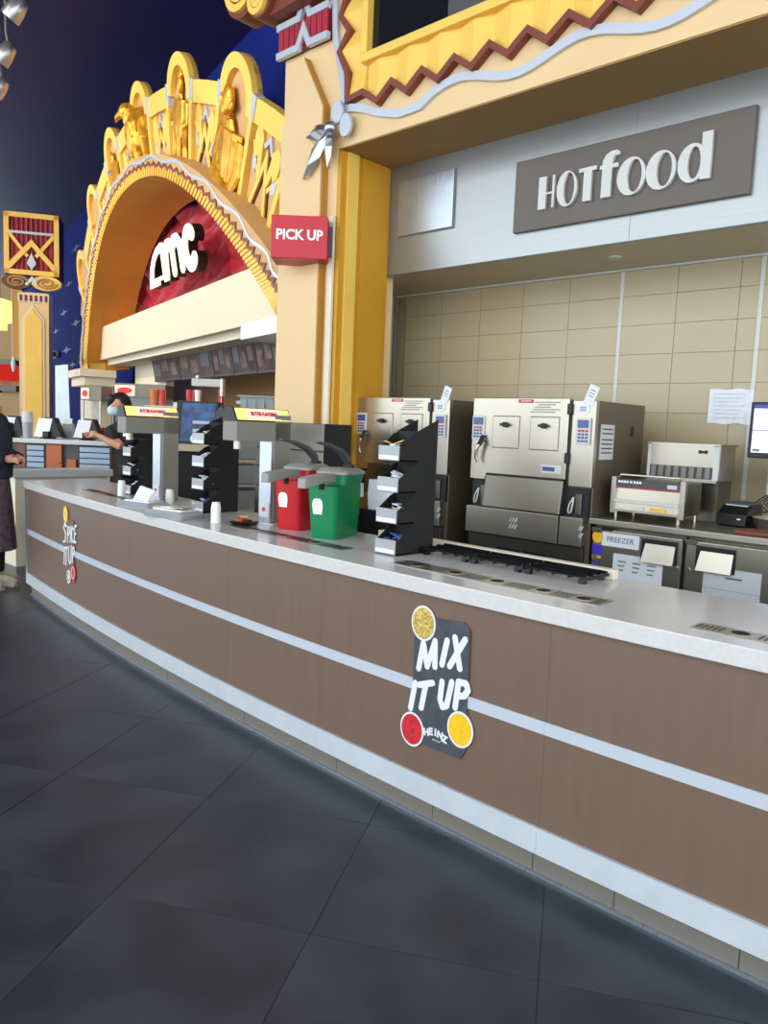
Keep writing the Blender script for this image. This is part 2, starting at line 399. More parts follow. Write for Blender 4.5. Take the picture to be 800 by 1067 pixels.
lc(MB().disc((-4.68, 4.45), .13, .11, 3.5, 3.68, 24), 'lower_scroll', 'brown_red', cp)
lc(scroll('', -4.68, 4.45, .1, 1.8, 1, '', None, 3.47, 3.505, .04), 'scroll', 'yellow', cp)
lc(MB().disc((-4.36, 4.52), .2, .13, 3.5, 3.66, 24), 'leaf', 'yellow', cp)
lc(scroll('', -4.4, 4.52, .11, 1.8, -1, '', None, 3.47, 3.505, .03), 'scroll', 'brown_red', cp)

# ------------------------------------------------------------------ signs on the kitchen front
sg = thing('food_sign', 'brown metal sign with raised white lettering on the brushed steel bulkhead', 'sign', (-2.1825, 4.2, 2.97))
obj('sign_panel', MB().box(-.7125, .7125, -.03, 0, -.215, .215), 'sign_brown', sg, bevel=.002)
def hl(splines): return shape([[(x+2.1825, z-2.97) for x, z in s] for s in splines], .022, 'trim_white', sg, (0, -.041, 0), name='letter')
bz, tz = 2.862, 3.052
hl([[(-2.707, bz), (-2.654, bz), (-2.654, 2.945), (-2.612, 2.945), (-2.612, bz), (-2.598, bz), (-2.598, tz), (-2.612, tz), (-2.612, 2.957), (-2.654, 2.957), (-2.654, tz), (-2.707, tz)]])
hl([ell(-2.513, 2.955, .068, .102), ell(-2.499, 2.955, .036, .09)[::-1]])
hl([[(-2.404, bz), (-2.352, bz), (-2.352, 3.03), (-2.325, 3.03), (-2.325, tz), (-2.437, tz), (-2.437, 3.03), (-2.404, 3.03)]])
hl([[(-2.288, bz), (-2.228, bz), (-2.228, 3.02), (-2.19, 3.02), (-2.19, 3.042), (-2.228, 3.042)]+[(-2.222, 3.075), (-2.208, 3.086), (-2.192, 3.083), (-2.182, 3.098), (-2.2, 3.112), (-2.235, 3.113), (-2.268, 3.098), (-2.286, 3.068)]+[(-2.288, 3.042), (-2.304, 3.042), (-2.304, 3.02), (-2.288, 3.02)]])
for cx in (-2.108, -1.938): hl([ell(cx, 2.952, .085, .103), ell(cx+.02, 2.952, .042, .088)[::-1]])
hl([[(-1.668, bz), (-1.722, bz), (-1.722, bz+.012)]+ell(-1.768, 2.955, .078, .1, -50, -310, 20)+[(-1.722, 3.03), (-1.722, 3.1), (-1.668, 3.1)], ell(-1.757, 2.955, .034, .082)[::-1]])
acc = thing('access_plate', 'square brushed steel plate fixed to the bulkhead left of the brown sign', 'plate', (-3.65, 4.2, 3.06))
obj('plate', MB().box(-.25, .25, -.022, 0, -.19, .19), 'steel_blue', acc, bevel=.004)
obj('plate_edge', MB().box(-.256, .256, -.006, 0, -.196, .196), 'grey_paint', acc)

pu = thing('pickup_sign', 'red box sign reading pick up mounted on the cream column', 'sign', (-4.125, 3.455, 2.755), YAW)
obj('sign_box', MB().box(-.19, .19, 0, .26, -.14, .14), 'sign_red', pu, bevel=.004)
text('PICK UP', .092, .006, 'white', pu, (0, -.003, 0.01), bold=.003, sx=.95)
obj('bracket', MB().box(.19, .215, .1, .2, -.1, .1), 'grey_dark', pu)
# ------------------------------------------------------------------ golden arch over the concession stand (leans outward)
TH = R(8.5); VV = Vector((0, 0, 1))*math.cos(TH) + NN*math.sin(TH); NT = NN*math.cos(TH) - Vector((0, 0, 1))*math.sin(TH)
arch = thing('arch_facade', 'huge golden arch crowned by a fan of relief figures above the concession stand', 'arch')
am = Matrix((-U, VV, NT)).transposed().to_4x4(); am.translation = AO + U*4.1 + Vector((0, 0, 2.6)); arch.matrix_world = am
def pin(t, W=4.6, H=2.27, p=2.1, o=-.03):
    s = math.sin(t); return Vector((W*s, H*(1-abs(s)**p)+o))
def Pi(t): return pin(t)
def Po(t): return pin(t, 5.25, 2.5, 2.0, 0)
NA = 72
ths = [R(-97+194*k/NA) for k in range(NA+1)]
def ang(t):    # beyond the springing the curve runs straight down
    if abs(t) <= math.pi/2: return t, 0
    return math.copysign(math.pi/2, t), abs(t)-math.pi/2
def PI(t): a, e = ang(t); return Pi(a)-Vector((0, e*1.6))
def PO(t): a, e = ang(t); return Po(a)-Vector((0, e*1.6))
def band(f, g, d0, d1):
    mb = MB()
    rings = []
    for t in ths:
        a, b = f(t), g(t); rings.append([(a.x, a.y, d1), (b.x, b.y, d1), (b.x, b.y, d0), (a.x, a.y, d0)])
    return mb.loft(rings)
mid = lambda k: (lambda t: PI(t)*(1-k)+PO(t)*k)
obj('fluted_band', band(PI, mid(.5), -.25, .09), 'yellow', arch)
obj('outer_band', band(mid(.42), PO, -.25, .1), 'tan', arch)
mb = MB()
for k in range(150):
    t = R(-90+180*(k+.5)/150); a = mid(.03)(t); b = mid(.44)(t); q = (b-a).normalized(); nn = Vector((-q.y, q.x))*.016
    mb.prism([a+nn, b+nn, b-nn, a-nn], .088, .112, 'z')
o = obj('flutes', mb, 'yellow', arch); o['kind'] = 'stuff'
zz = []
for k in range(141):
    t = R(-92+184*k/140); zz.append(mid(.42 if k % 2 else .62)(t))
obj('zigzag_edge', MB().ribbon(zz, .032, .085, .112, 'z'), 'brown_red', arch)
sq = []
for k in range(240):
    t = R(-92+184*k/239); sq.append(mid(.81+.1*math.sin(k*.42))(t))
obj('wavy_trim', MB().ribbon(sq, .04, .09, .112, 'z'), 'silver_paint', arch)
# deep orange reveal
mb = MB(); rings = []
for t in ths:
    a, e = ang(t); p = PI(t); q = pin(a, 4.6, 2.04, 2.1, -.03)-Vector((0, e*1.6))
    rings.append([(p.x, p.y, .09), (q.x, q.y, -.72), (q.x*1.03, q.y+.06, -.72), (p.x*1.02, p.y+.06, .05)])
obj('reveal', mb.loft(rings), 'orange_gold', arch, smooth=50)
# swagged curtain
mb = MB(); nx, ny = 150, 46; vs = []
for j in range(ny+1):
    for i in range(nx+1):
        x = -4.85+9.7*i/nx; v = .3+1.75*j/ny; xc = ((x/1.05) % 1)*2-1
        ph = v/.30 + .8*(1-xc*xc); z = .11*abs(math.sin(math.pi*ph))**.8*(1-xc**4) + .05*(1-abs(xc))
        vs.append((x, min(v, 2.2*(1-abs(x/5.0)**2.1)+.22), -.93+z))
mb.add(vs, [(j*(nx+1)+i, j*(nx+1)+i+1, (j+1)*(nx+1)+i+1, (j+1)*(nx+1)+i) for j in range(ny) for i in range(nx)])
obj('swagged_curtain', mb, 'red_drape', arch, smooth=180)
obj('fascia', MB().prism([(-4.55, 0), (4.55, 0), (3.95, .6), (-3.95, .6)], -.72, -.16, 'z'), 'cream_light', arch, bevel=.006)
# fan crest
C0 = Vector((0, -2.85)); A0 = 3.1; SW = 8.2
def rim(a): return 6.08+.9*(R(a))**2
def pol(a, r): return Vector((r*math.sin(R(a)), r*math.cos(R(a))))+C0
def arcband(a0, a1, f0, f1, d0, d1, n=8):
    rr = []
    for k in range(n+1):
        a = a0+(a1-a0)*k/n; p, q = pol(a, f0(a)), pol(a, f1(a)); rr.append([(p.x, p.y, d1), (q.x, q.y, d1), (q.x, q.y, d0), (p.x, p.y, d0)])
    return MB().loft(rr)
obj('fan_board', arcband(-56, 56, lambda a: 5.25, lambda a: rim(a)-.04, -.24, -.16, 60), 'tan', arch)
for k in range(-6, 7):
    a = A0+SW*k; a0, a1 = a-SW/2, a+SW/2; r = rim(a)
    if a0 < -55 or a1 > 58: continue
    if k % 2 == 0:      # a lobe
        W = R(SW/2)*r
        def lobe(w, h, base, n=20): return [pol(a+math.degrees(w*math.cos(R(180*i/n))/r), base+h*math.sin(R(180*i/n))) for i in range(n+1)]
        outer = lobe(W, .46, r-.14); inner = lobe(W*.66, .34, r-.16)
        mb = MB()
        for i in range(20): mb.prism([outer[i], outer[i+1], inner[i+1], inner[i]], -.22, -.1, 'z')
        obj('lobe_frame', mb, 'yellow', arch)
        obj('lobe_back', MB().prism(outer+[pol(a0, 5.4), pol(a1, 5.4)][::1], -.22, -.165, 'z'), 'tan', arch)
    else:
        obj('rim_band', arcband(a0, a1, lambda a: rim(a)-.24, rim, -.22, -.11), 'yellow', arch)
        for sgn in (-1, 1):     # lily-shaped drops hanging from the rim
            ac = a+sgn*1.75
            drop = [pol(ac+sgn*da, rim(a)-.26+dr) for da, dr in ((.2, -.0), (1.0, -.05), (1.25, -.16), (1.1, -.27), (.55, -.36), (.1, -.30), (-.35, -.44), (-.9, -.52), (-1.1, -.42), (-.75, -.25), (-.6, -.1))]
            obj('lily_drop', MB().prism(drop, -.17, -.12, 'z'), 'yellow', arch, bevel=.008)
            obj('silver_chip', MB().prism([pol(ac+sgn*da, rim(a)-.26+dr) for da, dr in ((.3, -.36), (1.2, -.3), (1.2, -.44), (.3, -.5))], -.17, -.13, 'z'), 'silver_paint', arch)
        obj('silver_chevron', MB().ribbon([pol(a-.9, rim(a)-.42), pol(a, rim(a)-.3), pol(a+.9, rim(a)-.42)], .05, -.17, -.13, 'z'), 'silver_paint', arch)
        for q, wd, m_, z1 in ((1, .1, 'brown', -.14), (0, .06, 'yellow', -.125)):
            obj('chevron', MB().ribbon([pol(a-3, 5.25), pol(a, rim(a)-.5), pol(a+3, 5.25)], wd, -.17, z1, 'z'), m_, arch)
            obj('cross_bar', MB().ribbon([pol(a-3.4, rim(a)-.48), pol(a-1.2, rim(a)-.78)], wd*.7, -.17, z1-.008, 'z'), m_, arch)
            obj('cross_bar', MB().ribbon([pol(a+3.4, rim(a)-.48), pol(a+1.2, rim(a)-.78)], wd*.7, -.17, z1-.008, 'z'), m_, arch)
        obj('diamond', MB().prism([pol(a, 5.47), pol(a+.4, 5.36), pol(a, 5.26), pol(a-.4, 5.36)], -.17, -.13, 'z'), 'silver_paint', arch)
    for ab in (a0,):
        p, q = pol(ab, 5.25), pol(ab, rim(ab)-.2)
        obj('spoke', MB().ribbon([p, q], .085, -.2, -.09, 'z'), 'yellow', arch, bevel=.01)
        bl = obj('rim_block', MB().ribbon([pol(ab, rim(ab)-.24), pol(ab, rim(ab)+.02)], .1, -.2, -.095, 'z'), 'silver_paint', arch, bevel=.006)
# relief figures, each one continuous surface
def relief(name, k, build, label, zs=.42, xs_=1.15, ys=1):
    a = A0+SW*k; p = pol(a, 5.3); mb = MB(); build(mb); mb.v = [(x*xs_, y*ys, z*zs) for x, y, z in mb.v]
    o = obj(name, mb, 'gold_leaf', arch, loc=(p.x, p.y, -.17), rot=(0, 0, -R(a)), label=label)
    return remesh(o, .009, 2)
def bird(mb):
    mb.ball((0, .48, .16), (.24, .42, .2)); mb.ball((.04, .55, .06), (.27, .38, .16)); mb.ball((-.06, .86, .26), (.14, .13, .14)); mb.ball((-.03, .74, .2), (.15, .18, .16))
    mb.tube([(-.14, .85, .32), (-.27, .81, .38), (-.30, .74, .39)], [.075, .045, .012]); mb.tube([(.14, .7, .1), (.24, .4, .12), (.16, .02, .08)], [.09, .1, .04])
    for x in (-.1, .08): mb.tube([(x, .25, .2), (x, .05, .2)], [.09, .05])
    for i in range(5): mb.tube([(.1-.03*i, .66-.07*i, .3), (.16-.04*i, .42-.07*i, .3)], [.035, .02])
    for x in (-.16, -.1, .02, .1): mb.tube([(x, .06, .2), (x, 0, .28)], .025)
def figure(mb):
    mb.ball((.02, .82, .14), (.085, .11, .1)); mb.tube([(.02, .9, .12), (0, 1.04, .1)], [.085, .05]); mb.tube([(.02, .72, .12), (.03, .64, .12)], [.05, .06])
    mb.tube([(.03, .66, .1), (.03, .4, .12), (.0, .18, .1), (0, 0, .1)], [.15, .17, .15, .17]); mb.tube([(-.1, .63, .1), (-.17, .46, .16), (-.1, .4, .25)], [.06, .05, .04])
    mb.tube([(.16, .63, .1), (.19, .42, .14), (.08, .36, .24)], [.06, .055, .04]); mb.tube([(-.11, .5, .22), (-.11, 0, .16)], .025)
    for i in range(4): mb.tube([(-.08+.06*i, .36, .24), (-.1+.07*i, .02, .25)], .022)
def robed(mb):
    mb.ball((-.1, .86, .16), (.095, .145, .13)); mb.ball((-.1, .8, .2), (.07, .08, .11)); mb.ball((-.155, .84, .27), (.018, .045, .05)); mb.ball((.0, .85, .2), (.03, .05, .05)); mb.tube([(-.07, .72, .14), (-.04, .6, .12)], [.075, .1])
    mb.tube([(-.03, .62, .08), (0, .4, .1), (.02, .1, .1), (.02, 0, .1)], [.2, .21, .2, .2]); mb.tube([(.14, .58, .1), (.2, .3, .16), (.16, .12, .26)], [.09, .085, .06])
    mb.tube([(-.2, .58, .1), (-.2, .3, .2), (-.02, .14, .3)], [.08, .08, .06]); mb.tube([(-.16, .18, .3), (.26, .06, .34)], [.085, .085], 10)
    for i in range(6): mb.tube([(-.14+.05*i, .6, .22), (-.12+.05*i, .2, .27)], .02)
def small(mb):
    mb.ball((0, .7, .14), (.08, .11, .09)); mb.tube([(0, .6, .1), (.02, .3, .12), (0, 0, .1)], [.13, .18, .15]); mb.tube([(-.12, .54, .1), (-.2, .3, .2), (0, .26, .26)], [.06, .05, .04]); mb.tube([(.12, .54, .1), (.18, .3, .2), (0, .24, .26)], [.06, .05, .04])
relief('bird_relief', 0, bird, 'gold bird of prey leaning out of the fan crest', .8, .95, .85)
relief('figure_relief', 2, figure, 'gold standing figure in tall headdress', .45, 1.3, 1.05)
relief('figure_relief', 4, robed, 'gold robed man holding a scroll', .5, 1.4, 1.12)
relief('figure_relief', -2, small, 'small gold figure at the left of the fan')

# sign letters on the curtain
sgn = thing('cinema_sign', 'three large white letters with black sides on the red curtain', 'sign'); sgn.matrix_world = am
X = lambda pts: [(4.1-u, v) for u, v in pts]
la = [X([(5.17, .93), (5.12, 1.08), (5.0, 1.25), (4.82, 1.39), (4.6, 1.48), (4.35, 1.52), (4.13, 1.47), (4.13, .94), (4.37, .94), (4.37, .99), (4.62, .99), (4.62, .93)]),
      X([(4.93, 1.05), (4.40, 1.05), (4.40, 1.39), (4.58, 1.37), (4.75, 1.29), (4.88, 1.17)])[::-1]]
Lm = [X([(4.2, 1.03), (4.16, 1.34), (4.08, 1.42), (3.94, 1.42), (3.85, 1.33), (3.84, 1.03)]), X([(3.85, 1.33), (3.74, 1.43), (3.58, 1.43), (3.48, 1.34), (3.46, 1.03)])]
Lc = [[(4.1-3.06+.2*math.cos(R(b)), 1.225+.22*math.sin(R(b))) for b in range(50, 315, 12)]]
for nm, dz0, dz1, m_ in (('letter_side', -.5, -.36, 'black'), ('letter_face', -.36, -.34, 'white_lit')):
    shape(la, dz1-dz0, m_, sgn, (0, 0, (dz0+dz1)/2), (0, 0, 0), nm)
    obj(nm, MB().strokes(Lm, .18, dz0, dz1, 'z'), m_, sgn); obj(nm, MB().strokes(Lc, .2, dz0, dz1, 'z'), m_, sgn)

# ------------------------------------------------------------------ concession stand under the arch (local x right along the wall, y inward)
def cs(name, mb, m, **k): return struct(obj(name, mb, m, loc=AO, rot=(0, 0, WROT), **k))
cs('ceiling_concession', MB().box(-8.6, .9, .3, 2.6, 2.6, 2.7), 'cream_light')
cs('wall_concession', MB().box(-20, 1.5, 2.5, 2.6, 0, 2.9), 'tan')
cs('trim_3', MB().box(-8.6, .6, .3, .75, 2.53, 2.6), 'cream_light')
cs('wall_panel', MB().box(-8.45, -6.3, .8, .95, 2.02, 2.6).box(-8.0, -6.7, .78, .8, 2.1, 2.45), 'cream_light')
pl = thing('pilaster', 'cream fluted pilaster with stepped capital at the left foot of the arch', 'pilaster', AO, WROT)
obj('capital_slab', MB().box(-9.95, -8.4, -.28, .42, 2.27, 2.42), 'cream_light', pl, bevel=.01)
obj('capital_block', MB().box(-9.8, -8.5, -.18, .42, 2.1, 2.27), 'cream_light', pl, bevel=.01)
obj('shaft', MB().box(-9.6, -8.65, 0, .42, 0, 2.1), 'cream_light', pl)
for i in range(6): obj('flute', MB().tube([(-9.52+.16*i, 0, 0), (-9.52+.16*i, 0, 2.08)], .05), 'cream_light', pl, smooth=50)
pr_ = thing('arch_capital', 'white block capital at the right foot of the arch beside the cream column', 'capital', AO, WROT)
obj('capital_slab', MB().box(.05, 1.3, -.3, .42, 2.34, 2.5), 'white', pr_, bevel=.008)
obj('post', MB().box(1.0, 1.3, -.12, .42, 0, 2.34), 'cream_light', pr_)
# menu boards
def awp(px, py, d):
    r_ = ray(px, py); P0 = aw(0, d, 0); P = CAM+r_*((P0-CAM).dot(NN)/r_.dot(NN)); return (-(P-AO).dot(U), P.z)
xs = [157, 184, 219, 239.5, 263.5, 292]; top = [371, 366, 360, 356.5, 352, 347]; bot = [396.5, 394, 391, 389, 387, 384.5]
for k in range(5):
    a, b, c_, d_ = awp(xs[k], top[k], -.62), awp(xs[k+1], top[k+1], -.62), awp(xs[k+1]+(1.5 if k < 4 else 0), bot[k+1], -.7), awp(xs[k]+1.5, bot[k], -.7)
    x0, x1, z0, z1 = a[0]+.012, b[0]-.012, (c_[1]+d_[1])/2, (a[1]+b[1])/2
    mo = thing('menu_board', ['leftmost dark menu screen under the white fascia', 'second dark menu screen from the left under the fascia', 'third dark menu screen from the left under the fascia', 'fourth dark menu screen from the left under the fascia', 'rightmost dark menu screen nearest the cream column'][k], 'menu screen', tuple(AO), WROT, 'menu screens under the arch')
    obj('screen', MB().hexa([(x0, .7, z0), (x1, .7, z0), (x1, .76, z0), (x0, .76, z0)], [(x0, .62, z1), (x1, .62, z1), (x1, .68, z1), (x0, .68, z1)]), 'menu', mo)
    for q in range(3):
        w_ = (x1-x0); px0 = x0+w_*(.06+.31*q); zz0 = z0+.06+.08*((q+k) % 2); zz1 = zz0+.2; f = lambda z: .7-.08*(z-z0)/(z1-z0)-.006
        obj('menu_picture', MB().hexa([(px0, f(zz0), zz0), (px0+w_*.24, f(zz0), zz0), (px0+w_*.24, f(zz0)+.01, zz0), (px0, f(zz0)+.01, zz0)],
                                      [(px0, f(zz1), zz1), (px0+w_*.24, f(zz1), zz1), (px0+w_*.24, f(zz1)+.01, zz1), (px0, f(zz1)+.01, zz1)]), 'menu_photo' if (k+q) % 3 else 'grey_dark', mo)
    obj('bezel', MB().box(x0, x1, .69, .77, z0-.03, z0), 'black', mo)
    obj('hanger', MB().box((x0+x1)/2-.03, (x0+x1)/2+.03, .64, .68, z1-.05, 2.6), 'black', mo)
# ------------------------------------------------------------------ serving counter
XL, XR = -6.52, 1.4
def crv(x0, x1, n, o0, o1, z0, z1):    # curved slab between two offsets from the front edge
    rr = []
    for k in range(n+1):
        x = x0+(x1-x0)*k/n; y = CY(x); rr.append([(x, y+o0, z0), (x, y+o0, z1), (x, y+o1, z1), (x, y+o1, z0)])
    return MB().loft(rr)
ctr = thing('serving_counter', 'long curved counter clad in brown laminate with silver stripe and pale base', 'counter', (-2.6, 2.7, 0))
def cc(name, mb, m, par=None, **k):
    mb.v = [(x+2.6, y-2.7, z) for x, y, z in mb.v]; return obj(name, mb, m, par or ctr, **k)
cc('carcass', crv(XL+.02, XR, 40, .06, .62, .08, .884), 'black_matte')
edges = [XL, -5.45, -4.3, -3.15, -2.42, -1.28, -.2, 1.4]
for k in range(len(edges)-1):
    a, b = edges[k]+.0004, edges[k+1]-.0004; n = max(3, int((b-a)/.15))
    cc('laminate_panel', crv(a, b, n, .022, .062, .546, .884), 'laminate')
    cc('laminate_panel', crv(a, b, n, .022, .062, .176, .502), 'laminate')
    cc('metal_stripe', crv(a, b, n, .017, .062, .502, .546), 'stripe_metal')
    cc('base_strip', crv(a, b, n, .010, .07, .084, .176), 'base_marble')
tk = [XL+.1, -5.6, -4.7, -3.8, -3.0, -2.3, -1.75, -1.3, -1.0, -.62, .1, 1.4]
for k in range(len(tk)-1): cc('toe_kick', crv(tk[k]+.0015, tk[k+1]-.0015, 6, .03, .1, 0.0, .084), 'toe_grey')
cc('toe_trim', crv(XL+.1, XR, 40, .018, .03, 0, .012), 'steel_blue')
y0 = CY(XL)
cc('end_post', MB().box(XL-.012, XL+.03, y0+.012, y0+.5, .08, .884), 'steel_blue')
cc('end_panel', MB().box(XL-.02, XL+.01, y0+.06, y0+.6, .08, .884), 'laminate')
for q in (.1, .45): cc('foot', MB().lathe([(.02, 0), (.02, .08)], 10, (XL+.05, y0+q, 0)), 'steel')
wt = tag(obj('worktop', crv(XL-.03, XR+.02, 50, 0, .66, .885, .945), 'quartz', bevel=.004), 'white speckled stone worktop running along the whole curved counter', 'worktop')
tag(obj('splash_curb', crv(-2.66, -1.36, 14, .6, .64, .9455, .985), 'cream_light', bevel=.003), 'low cream curb standing along the back of the worktop behind the black racks', 'curb')

def plate(name, label, x0, x1, o0, o1, holes, m='steel'):
    t = thing(name, label, 'drip plate', (0, 0, 0)); n = 10
    obj('plate', crv(x0, x1, n, o0, o1, .9455, .9475), m, t)
    L = x1-x0
    for k in range(int(L/.016)):
        x = x0+.012+k*.016
        if any(abs(x-h) < .045 for h in holes): continue
        y = CY(x); obj('slot', MB().box(x-.004, x+.004, y+o0+.018, y+o1-.018, .9474, .948), 'grey_dark', t)
    for h in holes:
        y = CY(h)+(o0+o1)/2
        r_ = obj('cup_ring', MB().lathe([(.034, .9474), (.034, .9485), (.026, .949)], 20, (h, y, 0)), 'steel', t)
        obj('cup_hole', MB().lathe([(.026, .9474), (.026, .9492)], 20, (h, y, 0)), 'black_matte', r_)
plate('drip_plate', 'slotted steel plate with round holes let into worktop before the black racks', -2.12, -1.18, .13, .245, (-2.02, -1.82, -1.62, -1.42, -1.26))
plate('drip_plate', 'slotted steel plate let into worktop at the right edge of the picture', -.86, .1, .09, .185, (-.73, -.4))
plate('drip_plate', 'dark slotted plate let into worktop in front of the condiment dispensers', -3.42, -2.48, .17, .255, (-3.2, -2.95, -2.7), 'steel_dark')
plate('drip_plate', 'slotted plate let into worktop at the far left end of the counter', -5.6, -4.68, .2, .29, (-5.3, -5.0), 'steel_dark')
# black wire racks lying on the worktop
for k, (a, b, lab) in enumerate(((-2.2, -1.94, 'left'), (-1.93, -1.67, 'middle'), (-1.66, -1.38, 'right'))):
    rk = thing('cup_rack', '%s of three low black racks lying end to end along the worktop' % lab, 'rack', (0, 0, .945), 0, 'low black racks')
    yy = lambda x: CY(x)+.42
    for o_ in (0, .055, .11, .16): obj('long_bar', MB().tube([(a, yy(a)+o_, .03), (b, yy(b)+o_, .03)], .007, 6), 'rail_black', rk)
    for q in range(5):
        x = a+(b-a)*q/4; obj('cross_bar', MB().tube([(x, yy(x)-.01, .022), (x, yy(x)+.17, .022)], .008 if q in (0, 4) else .005, 6), 'rail_black', rk)
    for x in (a+.02, b-.02):
        for o_ in (.01, .15): obj('foot', MB().box(x-.012, x+.012, yy(x)+o_-.012, yy(x)+o_+.012, 0, .02), 'rail_black', rk)

# ------------------------------------------------------------------ counter decals
def decal(name, label, x, par=None):
    ang_ = math.atan(2*.015147*x+.04048); return thing(name, label, 'sticker', (x, CY(x)+.0165, 0), ang_)
d1 = decal('counter_sticker', 'dark slate sticker with brush lettering mix it up and three sauce bowls', -1.75)
g = lambda pts: [(x+1.75, z) for x, z in pts]
obj('slate', MB().prism(g([(-1.868, .36), (-1.868, .76), (-1.80, .80), (-1.63, .812), (-1.605, .79), (-1.598, .345), (-1.62, .302), (-1.79, .302)]), -.0012, .0), 'decal_slate', d1)
def brush(letters, wd, par, m='decal_white'):
    for L in letters: obj('letter', MB().strokes([g(s) for s in L], wd, -.0026, -.0012), m, par)
brush([[[(-1.84, .592), (-1.822, .695), (-1.798, .61), (-1.765, .715), (-1.76, .618)]],
       [[(-1.727, .635), (-1.708, .73)]],
       [[(-1.672, .75), (-1.643, .64)], [(-1.625, .752), (-1.69, .638)]]], .025, d1)
brush([[[(-1.872, .425), (-1.854, .53)]], [[(-1.834, .528), (-1.768, .553)], [(-1.8, .538), (-1.818, .442)]],
       [[(-1.722, .57), (-1.728, .5), (-1.715, .475), (-1.695, .485), (-1.676, .58)]],
       [[(-1.655, .49), (-1.645, .59)], [(-1.645, .59), (-1.61, .592), (-1.6, .57), (-1.615, .545), (-1.648, .535)]]], .025, d1)
for (x, z, m_) in ((-1.826, .771, 'decal_relish'), (-1.86, .344, 'decal_red'), (-1.627, .414, 'decal_yellow')):
    bo = obj('bowl', MB().disc((x+1.75, z), .06, .068, -.003, 0, 28), 'decal_white', d1)
    obj('sauce', MB().disc((x+1.75, z), .053, .06, -.0038, -.003, 28), m_, bo)
    if m_ != 'decal_relish': obj('swirl', MB().strokes([[(x+1.75+.03*math.cos(.5*i)*(1-i/16), z+.034*math.sin(.5*i)*(1-i/16)) for i in range(14)]], .006, -.0042, -.0037), m_, bo)
hz = 'HEINZ'
for i, ch in enumerate(hz):
    t = i-2; text(ch, .037, .001, 'decal_white', d1, (.008+t*.0225, -.0022, .366-.003*t*t), (R(90), R(t*5), 0), name='letter', bold=.002)
text('KETCHUP', .009, .0008, 'decal_white', d1, (.014, -.002, .336), name='small_lettering')
d2 = decal('counter_sticker', 'dark sticker with brush lettering spice it up at the far left of the counter', -5.37)
g = lambda pts: [(x+5.37, z) for x, z in pts]
obj('slate', MB().prism(g([(-5.48, .33), (-5.48, .76), (-5.26, .76), (-5.26, .33)]), -.001, .0), 'laminate', d2)
brush([[[(-5.42, .70), (-5.46, .715), (-5.485, .68), (-5.44, .65), (-5.45, .59), (-5.49, .58)]],
       [[(-5.40, .59), (-5.39, .70)], [(-5.39, .70), (-5.36, .70), (-5.355, .66), (-5.395, .64)]], [[(-5.335, .6), (-5.325, .71)]],
       [[(-5.265, .70), (-5.295, .71), (-5.31, .66), (-5.30, .61), (-5.275, .61)]], [[(-5.215, .615), (-5.25, .61), (-5.235, .73), (-5.205, .73)], [(-5.243, .67), (-5.215, .675)]]], .0165, d2)
brush([[[(-5.48, .42), (-5.465, .54)]], [[(-5.45, .54), (-5.40, .55)], [(-5.42, .545), (-5.435, .42)]],
       [[(-5.375, .56), (-5.375, .46), (-5.35, .44), (-5.325, .46), (-5.315, .57)]], [[(-5.295, .46), (-5.28, .57), (-5.25, .565), (-5.25, .53), (-5.285, .51)]]], .0165, d2)
for (x, z, r_, m_) in ((-5.44, .785, .05, 'decal_yellow'), (-5.28, .385, .055, 'decal_red'), (-5.375, .34, .04, 'decal_white')):
    bo = obj('bowl', MB().disc((x+5.37, z), r_, r_*1.25, -.003, 0, 24), m_, d2)
    obj('rim_line', MB().strokes([[(x+5.37+r_*.6*math.cos(R(a)), z+r_*.75*math.sin(R(a))) for a in range(0, 361, 30)]], .006, -.0036, -.003), 'decal_slate' if m_ == 'decal_white' else 'decal_white', bo)

